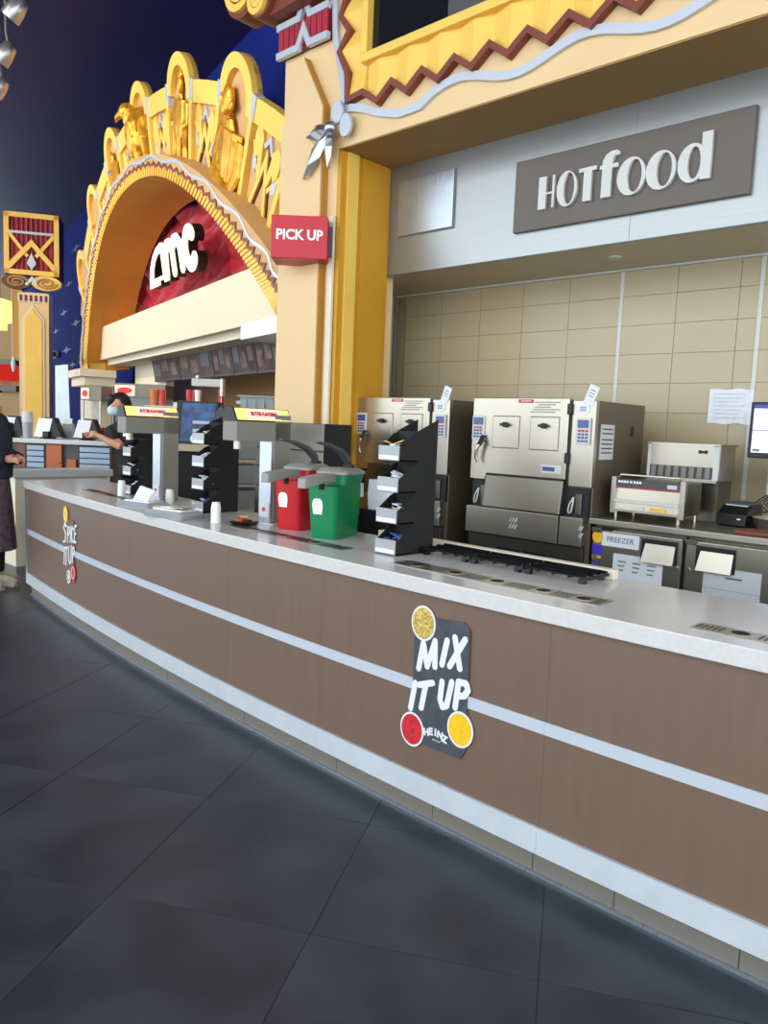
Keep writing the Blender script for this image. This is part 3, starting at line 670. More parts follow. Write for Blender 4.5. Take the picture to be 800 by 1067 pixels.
# ------------------------------------------------------------------ condiment dispensers
ZT = .9455
def rrect(w, d, y0, z, r=.03, n=4, taper=0):
    pts = []
    for cx, cy, a in ((w/2-r, y0+r, -90), (w/2-r, y0+d-r, 0), (-w/2+r, y0+d-r, 90), (-w/2+r, y0+r, 180)):
        for i in range(n+1): pts.append((cx+r*math.cos(R(a+90*i/n)), cy+r*math.sin(R(a+90*i/n)), z))
    return pts
def dispenser(col_, label, loc, rz):
    t = thing('condiment_dispenser', label, 'dispenser', loc, rz, 'pump condiment dispensers')
    bo = obj('body', MB().loft([rrect(.15, .235, .02, 0), rrect(.153, .24, .018, .01), rrect(.178, .262, .0, .255), rrect(.178, .262, 0, .262, .025)]), col_, t, smooth=40)
    obj('rear_body', MB().loft([rrect(.168, .185, .085, .255), rrect(.178, .2, .085, .318)]), col_, t, smooth=40)
    obj('lid', MB().loft([rrect(.188, .215, .078, .316), rrect(.188, .215, .078, .328), rrect(.15, .17, .1, .345)]), 'pump_grey', t, smooth=40)
    obj('spout', MB().loft([[(-.03, .12, .275), (.03, .12, .275), (.03, .12, .318), (-.03, .12, .318)], [(-.03, .0, .28), (.03, .0, .28), (.03, .0, .322), (-.03, .0, .322)],
                            [(-.026, -.15, .262), (.026, -.15, .262), (.026, -.15, .312), (-.026, -.15, .312)], [(-.022, -.185, .258), (.022, -.185, .258), (.022, -.185, .305), (-.022, -.185, .305)]]), 'pump_grey', t, bevel=.005)
    obj('nozzle', MB().lathe([(.012, .245), (.016, .28)], 12, (0, -.005, 0)), 'black', t)
    lv = obj('lever', MB().loft([[(-w_, y+.0, z-h_), (w_, y, z-h_), (w_, y, z+h_), (-w_, y, z+h_)] for y, z, w_, h_ in ((.27, .335, .02, .012), (.25, .38, .02, .014), (.17, .43, .019, .011), (.05, .462, .016, .007), (-.06, .475, .012, .004))]), 'grey_dark', t, smooth=50)
    obj('lever_mount', MB().box(-.026, .026, .245, .285, .30, .36), 'black', t, bevel=.004)
    lb = [(-.024, .0), (.024, .0), (.03, .045), (.026, .068), (.012, .078), (-.012, .078), (-.026, .068), (-.03, .045)]
    f = lambda z: .018-.018*(z-.01)/.245
    lo = obj('keystone_label', MB().add([(x-.025, f(z+.12)-.0015, z+.12) for x, z in lb]+[(x-.025, f(z+.12)+.002, z+.12) for x, z in lb], [tuple(range(8)), tuple(range(15, 7, -1))]+[(i, (i+1) % 8, (i+1) % 8+8, i+8) for i in range(8)]), 'white', t)
    for z, w_ in ((.135, .014), (.15, .02), (.165, .018), (.185, .012)): obj('label_line', MB().box(-.025-w_, -.025+w_, f(z)-.0026, f(z)-.001, z, z+.004), 'grey_light', lo)
    obj('side_clip', MB().box(.078, .092, .24, .262, .2, .27), 'grey_light', t)
    return t
dispenser('ketchup_red', 'red pump condiment dispenser standing left of the green one', (-3.11, 2.565, ZT), R(14))
dispenser('relish_green', 'green pump condiment dispenser standing right of the red one', (-2.775, 2.51, ZT), R(17))

# ------------------------------------------------------------------ black packet organisers
def organiser(label, loc, cols, rz=0):
    t = thing('packet_organiser', label, 'organiser', loc, rz, 'black tiered packet organisers')
    W = .125
    obj('spine', MB().box(-W/2, W/2, .115, .25, 0, .545), 'black_matte', t)
    for k in range(4):
        z = .003+.137*k
        bo = obj('bin', MB().prism([(.0, z), (.115, z), (.115, z+.125), (.085, z+.115), (.0, z+.055)], -W/2, -W/2+.004, 'x').prism([(.0, z), (.115, z), (.115, z+.125), (.085, z+.115), (.0, z+.055)], W/2-.004, W/2, 'x').box(-W/2, W/2, 0, .115, z, z+.005), 'black_matte', t)
        obj('clear_front', MB().box(-W/2+.002, W/2-.002, -.004, .002, z+.002, z+.066), 'clear_plastic', bo)
        obj('label_strip', MB().box(-W/2+.006, W/2-.006, -.0055, -.004, z+.006, z+.024), 'paper', bo)
        rnd = random.Random(k+int(abs(loc[0])*10))
        for q in range(9):
            px_, py_ = rnd.uniform(-.04, .04), rnd.uniform(.015, .09); a = rnd.uniform(0, 3.1); h_ = z+.03+.006*q
            dx, dy = .024*math.cos(a), .024*math.sin(a); ex_, ey_ = -.012*math.sin(a), .012*math.cos(a); tl = rnd.uniform(-.01, .012)
            P = [(px_+dx+ex_, py_+dy+ey_, h_+tl), (px_-dx+ex_, py_-dy+ey_, h_-tl), (px_-dx-ex_, py_-dy-ey_, h_-tl), (px_+dx-ex_, py_+dy-ey_, h_+tl)]
            obj('packet', MB().hexa(P, [(a_, b_, c_+.005) for a_, b_, c_ in P]), cols[k] if q % 3 else 'paper', bo)
    obj('top_divider', MB().prism([(.115, .545), (.25, .545), (.25, .60), ], -W/2, -W/2+.004, 'x').prism([(.115, .545), (.25, .545), (.25, .60)], W/2-.004, W/2, 'x'), 'black_matte', t)
    return t
organiser('black tiered packet organiser standing nearest, right of the green dispenser', (-2.28, 2.45, ZT), ('packet_blue', 'paper', 'paper', 'packet_yellow'))
organiser('black tiered packet organiser left of the nearer butter station', (-3.985, 2.60, ZT), ('packet_blue', 'paper', 'paper', 'packet_yellow'))
organiser('black tiered packet organiser half behind the farther butter station', (-5.16, 2.77, ZT), ('paper', 'paper', 'packet_blue', 'paper'), R(-3))

# ------------------------------------------------------------------ butter flavouring stations (head reaches toward the customer)
def butter(label, loc, rz):
    t = thing('butter_station', label, 'dispenser', loc, rz, 'butter flavouring stations')
    obj('post_front', MB().box(-.10, -.002, -.002, .02, 0, .46), 'steel_blue', t)  # daylight on this face put into its paler colour
    obj('post', MB().box(-.10, 0, .02, .135, 0, .60), 'grey_paint', t, bevel=.003)
    obj('head', MB().box(-.12, 0, -.245, .135, .455, .56), 'grey_paint', t, bevel=.003)
    sl = [(0, .56), (-.035, .632), (-.10, .632), (-.12, .56)]
    obj('sign_case', MB().prism(sl, -.25, .14, 'y'), 'black', t)
    def on(y0, y1, s0, s1, th):     # panel on the sloping side
        a = Vector((.002, 0, .563)); b = Vector((-.033, 0, .632)); n_ = Vector((.08, 0, .039)).normalized()
        P = [a.lerp(b, s) for s in (s0, s1)]
        q = [(P[0].x, y0, P[0].z), (P[0].x, y1, P[0].z), (P[1].x, y1, P[1].z), (P[1].x, y0, P[1].z)]
        return MB().hexa(q, [(x+n_.x*th, y, z+n_.z*th) for x, y, z in q])
    lp = obj('lit_panel', on(-.24, .13, .06, .94, .003), 'butter_sign', t)
    obj('lit_centre', on(-.165, .06, .1, .9, .0045), 'butter_panel', lp)
    o = text('BUTTER FLAVORING', .03, .002, 'sign_text_red', lp, (-.0105, -.045, .602), bold=.0012, sx=.78, name='lettering')
    n_ = Vector((.08, 0, .039)).normalized(); yx = Vector((0, 1, 0)); up_ = n_.cross(yx)
    mm = Matrix((yx*.66, up_, n_)).transposed().to_4x4(); mm.translation = Vector((-.0155, -.052, .5975))+n_*.0075; o.matrix_local = mm
    obj('nozzle', MB().lathe([(.022, .41), (.022, .455)], 14, (-.06, -.19, 0)), 'steel', t)
    bp = obj('button_plate', MB().box(-.092, -.01, -.006, -.002, .03, .11), 'grey_light', t)
    obj('button', MB().disc((-.05, .075), .012, .012, -.012, -.006, 14), 'sign_text_red', bp)
    return t
butter('lit butter flavoring station standing behind the red dispenser', (-3.37, 2.67, ZT), R(2))
butter('lit butter flavoring station farther down the counter before the cashier', (-4.62, 2.72, ZT), R(-2))

# ------------------------------------------------------------------ small things on the worktop
def cupstack(label, x, y):
    t = thing('cup_stack', label, 'cups', (x, y, ZT), 0, 'stacks of white sample cups')
    for k in range(5): obj('cup', MB().lathe([(.027, .018*k), (.028, .018*k+.004), (.021, .018*k+.042)], 18), 'white', t, smooth=40)
cupstack('stack of white sample cups beside the tray of sauce packets', -3.53, 2.42)
cupstack('stack of white sample cups in front of the farther butter station', -4.30, 2.60)
cupstack('stack of white sample cups at the foot of the farthest black organiser', -5.03, 2.66)
def napkins(label, x, y, rz, flap):
    t = thing('napkin_pack', label, 'napkins', (x, y, ZT), rz, 'napkin packs')
    obj('pack', MB().loft([rrect(.30, .18, -.09, 0, .02), rrect(.32, .19, -.095, .02, .02), rrect(.28, .16, -.08, .04, .02)]), 'clear_plastic', t, smooth=40)
    obj('napkins', MB().box(-.11, .12, -.06, .06, .038, .05), 'paper', t, bevel=.006)
    if flap: obj('loose_napkin', MB().hexa([(-.05, -.04, .05), (.09, -.05, .05), (.1, .0, .05), (-.04, .01, .05)], [(-.07, .03, .13), (.07, .02, .11), (.075, .03, .112), (-.065, .04, .132)]), 'white', t)
    else:
        for q in range(3): obj('napkin', MB().box(-.12+.07*q, -.02+.07*q, -.05, .05, .05+.004*q, .056+.004*q), 'white' if q % 2 else 'wall_tile', t, rot=None)
napkins('clear pack of napkins with one white napkin standing up', -4.34, 2.44, R(10), True)
napkins('clear pack of napkins lying flat near the front edge of the worktop', -3.86, 2.36, R(12), False)
t = thing('sauce_tray', 'small black tray of mixed sauce packets right of the cup stack', 'tray', (-3.38, 2.50, ZT), R(15))
obj('tray', MB().loft([rrect(.10, .08, -.04, 0, .01), rrect(.13, .11, -.055, .02, .01)]), 'black', t)
for q, (cx, cy, m_) in enumerate(((-.03, 0, 'bucket_orange'), (.01, .02, 'packet_yellow'), (.03, -.02, 'black'), (0, -.03, 'red_box'), (-.02, .03, 'packet_yellow'))):
    obj('sauce_packet', MB().box(cx-.025, cx+.025, cy-.014, cy+.014, .018+.005*q, .026+.005*q), m_, t, bevel=.002)
tag(obj('plastic_spoon', MB().loft([[(-.06, -.006, 0), (-.06, .006, 0), (-.06, .006, .004), (-.06, -.006, .004)], [(.03, -.005, .006), (.03, .005, .006), (.03, .005, .009), (.03, -.005, .009)], [(.06, -.014, .0), (.06, .014, .0), (.06, .014, .004), (.06, -.014, .004)]]), 'white', loc=(-3.34, 2.60, ZT), rot=(0, 0, R(30))), 'white plastic spoon lying behind the tray of sauce packets', 'spoon')
# ------------------------------------------------------------------ fryers
def fryer(label, x0, side_notice):
    W = .845; t = thing('ventless_fryer', label, 'fryer', (x0, 3.95, 0), 0, 'ventless fryers')
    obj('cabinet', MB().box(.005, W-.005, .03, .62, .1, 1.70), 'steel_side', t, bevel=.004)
    obj('base_cabinet', MB().box(.005, W-.03, -.005, .05, .12, .865), 'steel_dark', t, bevel=.004)
    obj('vent_slot', MB().box(.24, .40, -.008, -.004, .755, .795), 'black', t); obj('vent_slot', MB().box(.43, .58, -.008, -.004, .755, .795), 'black', t)
    dr = obj('door', MB().prism([(0, 1.205), (.115, 1.205), (.125, 1.245), (.68, 1.245), (.68, 1.712), (0, 1.712)], -.012, .03), 'steel', t, bevel=.004)
    for a in (.16, .43):
        h = obj('hatch', MB().box(a, a+.19, -.017, -.012, 1.41, 1.60), 'steel', t, bevel=.002)
        obj('hatch_edge', MB().box(a-.004, a+.194, -.0135, -.012, 1.405, 1.605), 'grey_paint', h)
        obj('knob', MB().disc((a+.095, 1.55), .016, .016, -.04, -.017, 16), 'black', h)
        obj('knob_bar', MB().box(a+.07, a+.12, -.048, -.036, 1.542, 1.558), 'black', h)
    obj('side_panel', MB().box(.70, W, -.006, .03, 1.21, 1.70), 'steel', t, bevel=.003)
    obj('seam', MB().box(.682, .698, .0, .03, 1.21, 1.70), 'black', t)
    for z in (1.62, 1.34): obj('hinge', MB().box(.672, .70, -.024, .0, z, z+.06), 'black', t, bevel=.003)
    obj('lower_guard', MB().hexa([(.125, -.045, 1.04), (.675, -.045, 1.04), (.675, .03, 1.04), (.125, .03, 1.04)], [(.125, -.02, 1.24), (.675, -.02, 1.24), (.675, .03, 1.24), (.125, .03, 1.24)]), 'steel_dark', t, bevel=.006)  # darker steel puts the reflected floor into the guard's colour
    obj('recess', MB().box(.01, .125, .01, .03, 1.03, 1.2), 'black', t); obj('recess', MB().box(.675, .83, .01, .03, 1.03, 1.2), 'black', t)
    for a in (.05, .72):
        obj('basket_handle', MB().tube([(a+.02, -.005, 1.15), (a+.005, -.02, 1.11), (a, -.025, 1.075), (a+.008, -.03, 1.058), (a+.022, -.03, 1.065), (a+.025, -.02, 1.11), (a+.02, -.005, 1.15)], .005, 6), 'trim_white', t, smooth=60)
        obj('inner_part', MB().box(a+.03, a+.07, -.005, .02, 1.05, 1.17), 'steel_dark', t, bevel=.004)
    for a, b in ((.0, .665), (.675, .82)):
        d = obj('drawer', MB().box(a, b, -.035, .03, .87, 1.035), 'steel', t, bevel=.004)
        for q in range(3):
            for zz_ in (.925, .965):
                cx = (.33 if a == 0 else .80)+.02*q*(1 if a == 0 else .3); obj('slot', MB().prism([(cx, zz_), (cx+.008, zz_), (cx+.022, zz_+.028), (cx+.014, zz_+.028)], -.037, -.034), 'trim_white', d)
    for a, b in ((.004, .098), (.735, .822)):
        kp = obj('keypad', MB().box(a, b, -.02, -.006, 1.452, 1.602), 'trim_white', t, bevel=.003)
        obj('display', MB().box(a+.01, b-.01, -.0225, -.02, 1.545, 1.59), 'screen_blue', kp)
        for i in range(4):
            for j in range(3): obj('key', MB().box(a+.014+.023*j, a+.031+.023*j, -.0225, -.02, 1.465+.019*i, 1.478+.019*i), 'sign_text_red' if i == 3 else 'screen_blue', kp)
    hd_ = obj('door_handle', MB().tube([(.095, -.012, 1.46), (.092, -.045, 1.44), (.07, -.055, 1.39), (.066, -.05, 1.34), (.078, -.045, 1.315)], [.014, .013, .012, .011, .008], 8), 'steel', t, smooth=60)
    obj('grip', MB().tube([(.096, -.02, 1.475), (.09, -.055, 1.42)], .015, 8), 'black', hd_, smooth=60)
    obj('warning_label', MB().box(.335, .44, -.0135, -.012, 1.683, 1.703), 'sign_red', t)
    obj('warning_text', MB().box(.352, .423, -.0143, -.0135, 1.691, 1.696), 'trim_white', t)
    for q in range(5): obj('printed_line', MB().box(.45+.02*(q % 2)-(.03 if q > 2 else 0), .62-.03*(q % 3), -.0133, -.012, 1.684-.014*q, 1.69-.014*q), 'grey_paint', t)
    np_ = obj('name_plate', MB().box(.52, .655, -.015, -.012, 1.275, 1.325), 'trim_white', t, bevel=.001)
    obj('name_bar', MB().box(.53, .61, -.0165, -.015, 1.288, 1.312), 'screen_blue', np_)
    rd = obj('round_label', MB().disc((.765, 1.652), .044, .034, -.009, -.006, 24), 'paper', t)
    for q in range(3): obj('printed_bar', MB().box(.745, .785, -.010, -.009, 1.64+.01*q, 1.644+.01*q), 'ink', rd)
    if side_notice:
        sn = obj('side_notice', MB().box(W-.005, W-.002, .07, .23, 1.37, 1.57), 'trim_white', t)
        for q in range(6): obj('printed_line', MB().box(W-.002, W-.001, .085, .215, 1.54-.025*q-(.01 if q > 1 else 0), 1.548-.025*q-(.01 if q > 1 else 0)), 'ink', sn)
        obj('side_grip', MB().box(W-.005, W+.002, .45, .475, 1.51, 1.57), 'black', t, bevel=.006)
    tg = tag(obj('paper_tag', MB().box(-.03, .03, -.002, .002, 0, .11), 'paper', loc=(x0+.79, 3.944, 1.68), rot=(R(4), R(24), 0)), 'white paper tag clipped to the top corner of the %s fryer' % ('right' if side_notice else 'left'), 'tag')
    for q in range(3): obj('printed_line', MB().box(-.016, .016, -.003, -.002, .045+.017*q, .05+.017*q), 'grey_paint', tg)
    return t
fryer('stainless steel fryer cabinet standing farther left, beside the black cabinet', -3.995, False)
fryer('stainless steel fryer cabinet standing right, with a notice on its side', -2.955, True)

# ------------------------------------------------------------------ under-counter freezers and what stands on them
def cooler(label, x0, x1, label_left):
    t = thing('undercounter_freezer', label, 'freezer', (x0, 3.97, 0), 0, 'under-counter freezers'); W = x1-x0
    obj('cabinet', MB().box(.002, W-.002, .04, .86, .08, 1.005), 'steel_dark', t)
    dr = obj('door', MB().box(.006, W-.006, 0, .04, .14, .985), 'steel', t, bevel=.006)
    a = .295 if label_left else .06; b = a+.2
    obj('handle_bezel', MB().box(a, b, -.006, 0, .84, .965), 'black', dr, bevel=.003)
    obj('handle_pocket', MB().hexa([(a+.012, -.03, .84), (b-.012, -.03, .84), (b-.012, -.004, .84), (a+.012, -.004, .84)], [(a+.025, -.007, .94), (b-.012, -.007, .94), (b-.012, -.003, .94), (a+.025, -.003, .94)]), 'steel', dr)
    for xx in (.03, W-.03): obj('bolt', MB().disc((xx, .83), .011, .011, -.012, 0, 14), 'steel', dr)
    obj('hinge', MB().box(.0, .06, -.012, .0, .965, .99), 'steel_dark', dr, bevel=.003)
    obj('toe_grille', MB().box(.02, W-.02, .02, .05, .02, .13), 'black', t)
    for xx in (.08, W-.08): obj('caster', MB().lathe([(.03, 0), (.03, .08)], 10, (xx, .1, 0)), 'black', t)
    return t
cooler('stainless under-counter freezer carrying the freezer label', -2.095, -1.572, True)
cooler('stainless under-counter freezer at the right with a blank notice', -1.565, -.75, False)
tag(obj('freezer_worktop', MB().box(-2.105, .6, 3.935, 4.88, 1.008, 1.045), 'steel', bevel=.006), 'brushed steel worktop lying over the under-counter freezers', 'worktop')
fs = thing('freezer_label', 'white paper strip printed freezer taped to the freezer door', 'label', (-1.923, 3.9688, .933))
obj('paper', MB().box(-.11, .11, -.0015, 0, -.038, .038), 'paper', fs); text('FREEZER', .042, .001, 'ink', fs, (0, -.002, 0))
n1 = thing('door_notice', 'white paper notice with three columns of print on the freezer door', 'notice', (-1.815, 3.9688, .785))
obj('paper', MB().box(-.142, .142, -.0015, 0, -.075, .075), 'paper', n1)
for j in range(3):
    for q in range(3): obj('printed_line', MB().box(-.09+.085*j-.022, -.09+.085*j+.024-.006*q, -.0025, -.0015, .03-.024*q, .038-.024*q), 'grey_paint', n1)
n2 = thing('door_notice', 'blank grey paper notice with a single printed line on the right freezer', 'notice', (-1.318, 3.9688, .785))
obj('paper', MB().box(-.14, .14, -.0015, 0, -.08, .08), 'grey_light', n2)
obj('printed_line', MB().box(-.03, .05, -.0025, -.0015, .03, .038), 'ink', n2); obj('fold', MB().box(-.14, .14, -.0022, -.0015, -.03, -.028), 'grey_paint', n2)
st = thing('energy_sticker', 'yellow and blue stickers in a column at the left of the freezer door', 'sticker', (-2.06, 3.9688, .885))
obj('round_sticker', MB().disc((0, .055), .032, .036, -.0015, 0, 20), 'decal_yellow', st)
obj('blue_sticker', MB().box(-.028, .028, -.0015, 0, -.05, .01), 'screen_bar', st); obj('yellow_strip', MB().box(-.028, .028, -.0015, 0, -.068, -.054), 'decal_yellow', st); obj('star_sticker', MB().box(-.018, .018, -.0015, 0, -.125, -.08), 'screen_blue', st)
obj('rating_plate', MB().box(-.02, .085, -.0015, 0, .095, .11), 'black', st)

to = thing('conveyor_toaster', 'squat steel warmer with dark control strip standing on the freezer worktop', 'toaster', (-2.03, 4.06, 1.046))
to.scale = (.945,)*3
obj('body', MB().box(.0, .42, .01, .27, .045, .235), 'steel_dark', to, bevel=.005)
for xx in (-.012, .405): obj('side_frame', MB().box(xx, xx+.03, -.012, .02, .03, .25), 'steel', to, bevel=.003)
cp_ = obj('control_strip', MB().box(.018, .405, -.006, .01, .185, .237), 'grey_dark', to)
obj('red_line', MB().box(.018, .405, -.008, -.006, .187, .193), 'sign_red', cp_); [obj('printed_mark', MB().box(.03+.017*q, .043+.017*q, -.0075, -.006, .215, .229), 'white', cp_) for q in (0, 1, 2, 3, 4.3, 5.6, 6.6, 7.6)]; obj('badge', MB().box(.33, .385, -.008, -.006, .2, .222), 'trim_white', cp_)
obj('front_panel', MB().hexa([(.018, -.008, .05), (.405, -.008, .05), (.405, .01, .05), (.018, .01, .05)], [(.018, .006, .185), (.405, .006, .185), (.405, .012, .185), (.018, .012, .185)]), 'steel', to)
obj('shelf_lip', MB().box(.018, .405, -.02, .0, .1, .118), 'trim_white', to); obj('shelf_lip', MB().box(.018, .405, -.014, .0, .045, .058), 'steel', to)
obj('warm_tray', MB().box(.24, .33, -.012, -.004, .06, .08), 'decal_yellow', to); obj('label_plate', MB().box(.12, .2, -.012, -.004, .062, .082), 'trim_white', to)
obj('top_rail', MB().tube([(.03, .0, .237), (.03, .02, .262), (.39, .02, .262), (.40, .0, .24)], .006, 6), 'steel', to)
for xx in (.02, .4): obj('leg', MB().tube([(xx, .01, 0), (xx, .01, .045)], .012, 8), 'steel', to)
for xx in (.02, .4): obj('leg', MB().tube([(xx, .25, 0), (xx, .25, .045)], .012, 8), 'steel', to)
ho = thing('heat_hood', 'steel hood with ribbed grey grille standing behind the squat warmer', 'warmer', (-1.97, 4.36, 1.046))
ho.scale = (.945,)*3
obj('upper_case', MB().box(0, .42, .0, .27, .245, .455), 'steel', ho, bevel=.004)
obj('pedestal', MB().box(.05, .41, .06, .27, 0, .245), 'steel_dark', ho)
obj('top_lip', MB().box(-.012, .43, -.012, .275, .45, .462), 'steel', ho)
obj('bottom_lip', MB().box(-.006, .425, -.02, .01, .235, .252), 'steel', ho); obj('edge_post', MB().box(.395, .425, -.012, .01, .24, .455), 'trim_white', ho); obj('edge_post', MB().box(-.006, .012, -.012, .01, .24, .455), 'trim_white', ho)
gr = obj('grille_back', MB().box(.012, .395, -.006, .0, .255, .325), 'grey_dark', ho)
for q in range(8): obj('rib', MB().prism([(.02+.047*q, .256), (.05+.047*q, .256), (.052+.047*q, .324), (.022+.047*q, .324)], -.016, -.006), 'grey_paint', gr, bevel=.004)
for xx in (.31, .345): obj('switch', MB().box(xx-.008, xx+.008, -.008, 0, .405, .425), 'black', ho)
obj('switch', MB().disc((.328, .415), .007, .007, -.008, 0, 10), 'black', ho)
wp = thing('wall_paper_sheet', 'crumpled white printed sheet taped to the tiled wall beside the monitor', 'notice', (-1.72, 4.886, 1.715))
mb = MB(); vs = []
for j in range(9):
    for i in range(13): vs.append((-.13+.26*i/12, -.004-.006*random.random(), -.105+.21*j/8+.004*math.sin(i)))
mb.add(vs, [(j*13+i, j*13+i+1, (j+1)*13+i+1, (j+1)*13+i) for j in range(8) for i in range(12)]); mb.box(-.128, .128, -.003, 0, -.1, .1)
obj('sheet', mb, 'paper', wp)
for q in range(7): obj('printed_line', MB().box(-.1, .09-.02*(q % 3), -.0125, -.0115, .075-.024*q, .079-.024*q), 'grey_light', wp)
pn = thing('receipt_printer', 'black receipt printer on the freezer worktop beside the steel hood', 'printer', (-1.545, 4.33, 1.046), R(-8))
pn.scale = (.945,)*3
obj('case', MB().prism([(0, 0), (.2, 0), (.2, .125), (.07, .125), (0, .07)], 0, .17, 'x'), 'black', pn, bevel=.008)
obj('cover', MB().prism([(.055, .118), (.19, .129), (.19, .138), (.06, .13)], .012, .158, 'x'), 'grey_dark', pn); obj('slot', MB().box(.02, .15, .052, .06, .115, .122), 'grey_light', pn); obj('lamp', MB().box(.12, .14, -.002, .002, .04, .048), 'white', pn)
mo = thing('order_monitor', 'black order monitor with a pale screen on the kitchen wall at the right edge', 'monitor', (-1.2, 4.42, 1.57), R(6))
obj('case', MB().box(-.24, .24, 0, .04, -.15, .15), 'black', mo, bevel=.006)
sc = obj('screen', MB().box(-.222, .222, -.003, 0, -.12, .135), 'screen_white', mo)
obj('title_bar', MB().box(-.222, .222, -.0045, -.003, .115, .135), 'screen_bar', sc); obj('row_line', MB().box(-.222, .222, -.0042, -.003, -.003, .001), 'screen_bar', sc); obj('button', MB().box(-.215, -.18, -.0042, -.003, -.115, -.1), 'grey_paint', sc)
obj('arm', MB().tube([(.0, .04, -.02), (.0, .3, -.06), (-.0, .45, -.06)], .02, 8), 'black', mo)
bk = thing('control_box', 'grey control box with black cables mounted under the order monitor', 'control box', (-1.38, 4.86, 1.29))
for z in (0, -.085): obj('box', MB().box(-.05, .12, -.12, .02, z, z+.075), 'grey_light', bk, bevel=.004)
obj('box_face', MB().box(-.04, .1, -.125, -.12, .012, .06), 'steel_blue', bk)
for q in range(4): obj('cable', MB().tube([(.02*q-.04, -.1, -.08), (-.09+.02*q, -.14, -.13), (-.05+.03*q, -.12, -.19), (.03+.02*q, -.1, -.16-.02*q)], .005, 6), 'black', bk, smooth=60)
obj('bracket', MB().box(0, .05, -.0, .025, -.12, .14), 'trim_white', bk)
pan = tag(obj('steel_pan', MB().lathe([(.13, 0), (.15, .06), (.152, .062), (.148, .062), (.126, .006)], 28), 'steel', loc=(-1.22, 4.38, 1.046), smooth=40), 'round steel pan on the freezer worktop below the monitor', 'pan')
tag(obj('cutting_board', MB().box(-.24, .3, -.1, .1, 0, .016), 'brown_red', bevel=.005, loc=(-1.1, 4.10, 1.046), rot=(0, 0, R(5))), 'thin reddish brown cutting board lying on the freezer worktop', 'cutting board')

# black steel cabinet below the column
bb = thing('steel_cabinet', 'tall cabinet with dark brushed front and black side beside the left fryer', 'cabinet', (-3.73, 3.38, 0))
obj('body', MB().box(-.72, 0, .01, .25, .05, 1.51), 'black', bb)
obj('front_panel', MB().box(-.72, -.004, 0, .012, 1.33, 1.508), 'steel_dark', bb, bevel=.003)
for z0, z1 in ((1.2, 1.325), (1.06, 1.195), (.2, 1.055)): obj('front_panel', MB().box(-.72, -.004, -.002, .012, z0, z1), 'steel_dark', bb, bevel=.003)
obj('plinth', MB().box(-.7, -.02, .03, .24, 0, .05), 'black', bb)
tw_ = tag(obj('paper_towels', MB().loft([rrect(.2, .12, 0, 0, .02), rrect(.21, .13, -.005, .1, .02), rrect(.2, .12, 0, .2, .02)]), 'paper', loc=(-3.55, 3.72, .95), smooth=40), 'white folded towels behind the green dispenser', 'towels')
tag(obj('towel_shelf', MB().box(-3.68, -3.42, 3.68, 3.86, .0, .949), 'black', bevel=.004), 'low black stand carrying the white folded towels', 'stand')
# ------------------------------------------------------------------ back area left of the column
def vf(px, py, dep):                      # ground point below a pixel at a given depth, and the height there
    P = at_d(px, py, dep); return P
# wire rack with grey tubs
def tub(mb_par, x, y, z, w=.30, d=.34, h=.16):
    mb = MB().loft([[(x+.02, y+.03, z), (x+w-.02, y+.03, z), (x+w-.02, y+d-.02, z), (x+.02, y+d-.02, z)], [(x, y-.02, z+h*.62), (x+w, y-.02, z+h*.62), (x+w, y+d, z+h*.62), (x, y+d, z+h*.62)], [(x, y+.06, z+h), (x+w, y+.06, z+h), (x+w, y+d, z+h), (x, y+d, z+h)]])
    return mb
RK = at_z(248, 530, 0.0); 
rx, ry = -5.55, 3.75
rk = thing('shelf_rack', 'light grey shelf rack of tubs behind the nearer butter station', 'rack', (rx, ry, 0))
for xx in (0, .36):
    for yy_ in (0, .36): obj('upright', MB().tube([(xx, yy_, 0), (xx, yy_, 1.46)], .014, 6), 'grey_light', rk)
for z in (.55, .76, .97, 1.18): 
    sh = obj('shelf', MB().box(-.01, .37, -.01, .37, z, z+.012), 'grey_light', rk); obj('shelf_rail', MB().tube([(0, -.012, z+.02), (.36, -.012, z+.02)], .01, 6), 'grey_light', sh)
for z, nm in ((.565, 'bottom'), (.775, 'lower'), (.985, 'middle'), (1.195, 'top')):
    tt = thing('storage_tub', 'grey plastic tub on the %s shelf of the rack' % nm, 'tub', (rx+.03, ry+.0, z), 0, 'grey tubs on the rack')
    obj('tub_body', tub(None, 0, 0, 0), 'tub_grey', tt, bevel=.006)
    for q in range(4): obj('rib', MB().box(.04+.07*q, .055+.07*q, -.028, .02, .02, .095), 'tub_grey', tt)
    obj('scoop', MB().ball((-.0, .05, .09), (.03, .05, .03)), 'wall_tile', tt, smooth=60)
# large tub on a high ledge
LZ = at_d(270, 432, 7.6)
lg = thing('back_ledge', 'tan ledge carrying the large grey tub behind the butter station', 'ledge', (LZ.x, LZ.y, 0), YAW)
obj('ledge_top', MB().box(-.24, .35, 0, .4, LZ.z-.04, LZ.z), 'tan', lg); obj('ledge_front', MB().box(-.23, .34, .02, .38, 0, LZ.z-.04), 'tan', lg)
bt = thing('storage_tub', 'large grey tub with ribs standing high behind the lit butter sign', 'tub', (LZ.x, LZ.y, LZ.z), YAW)
obj('tub_body', MB().hexa([(-.19, .05, 0), (.2, .05, 0), (.2, .35, 0), (-.19, .35, 0)], [(-.2, .02, .17), (.22, .02, .17), (.22, .38, .17), (-.2, .38, .17)]), 'tub_grey', bt, bevel=.01)
obj('rim', MB().box(-.22, .23, 0, .4, .165, .185), 'tub_grey', bt, bevel=.006)
for q in range(4): obj('rib', MB().box(-.15+.09*q, -.135+.09*q, .02, .06, 0, .16), 'tub_grey', bt)
obj('side_handle', MB().box(-.25, -.2, .1, .25, .1, .13), 'grey_light', bt)

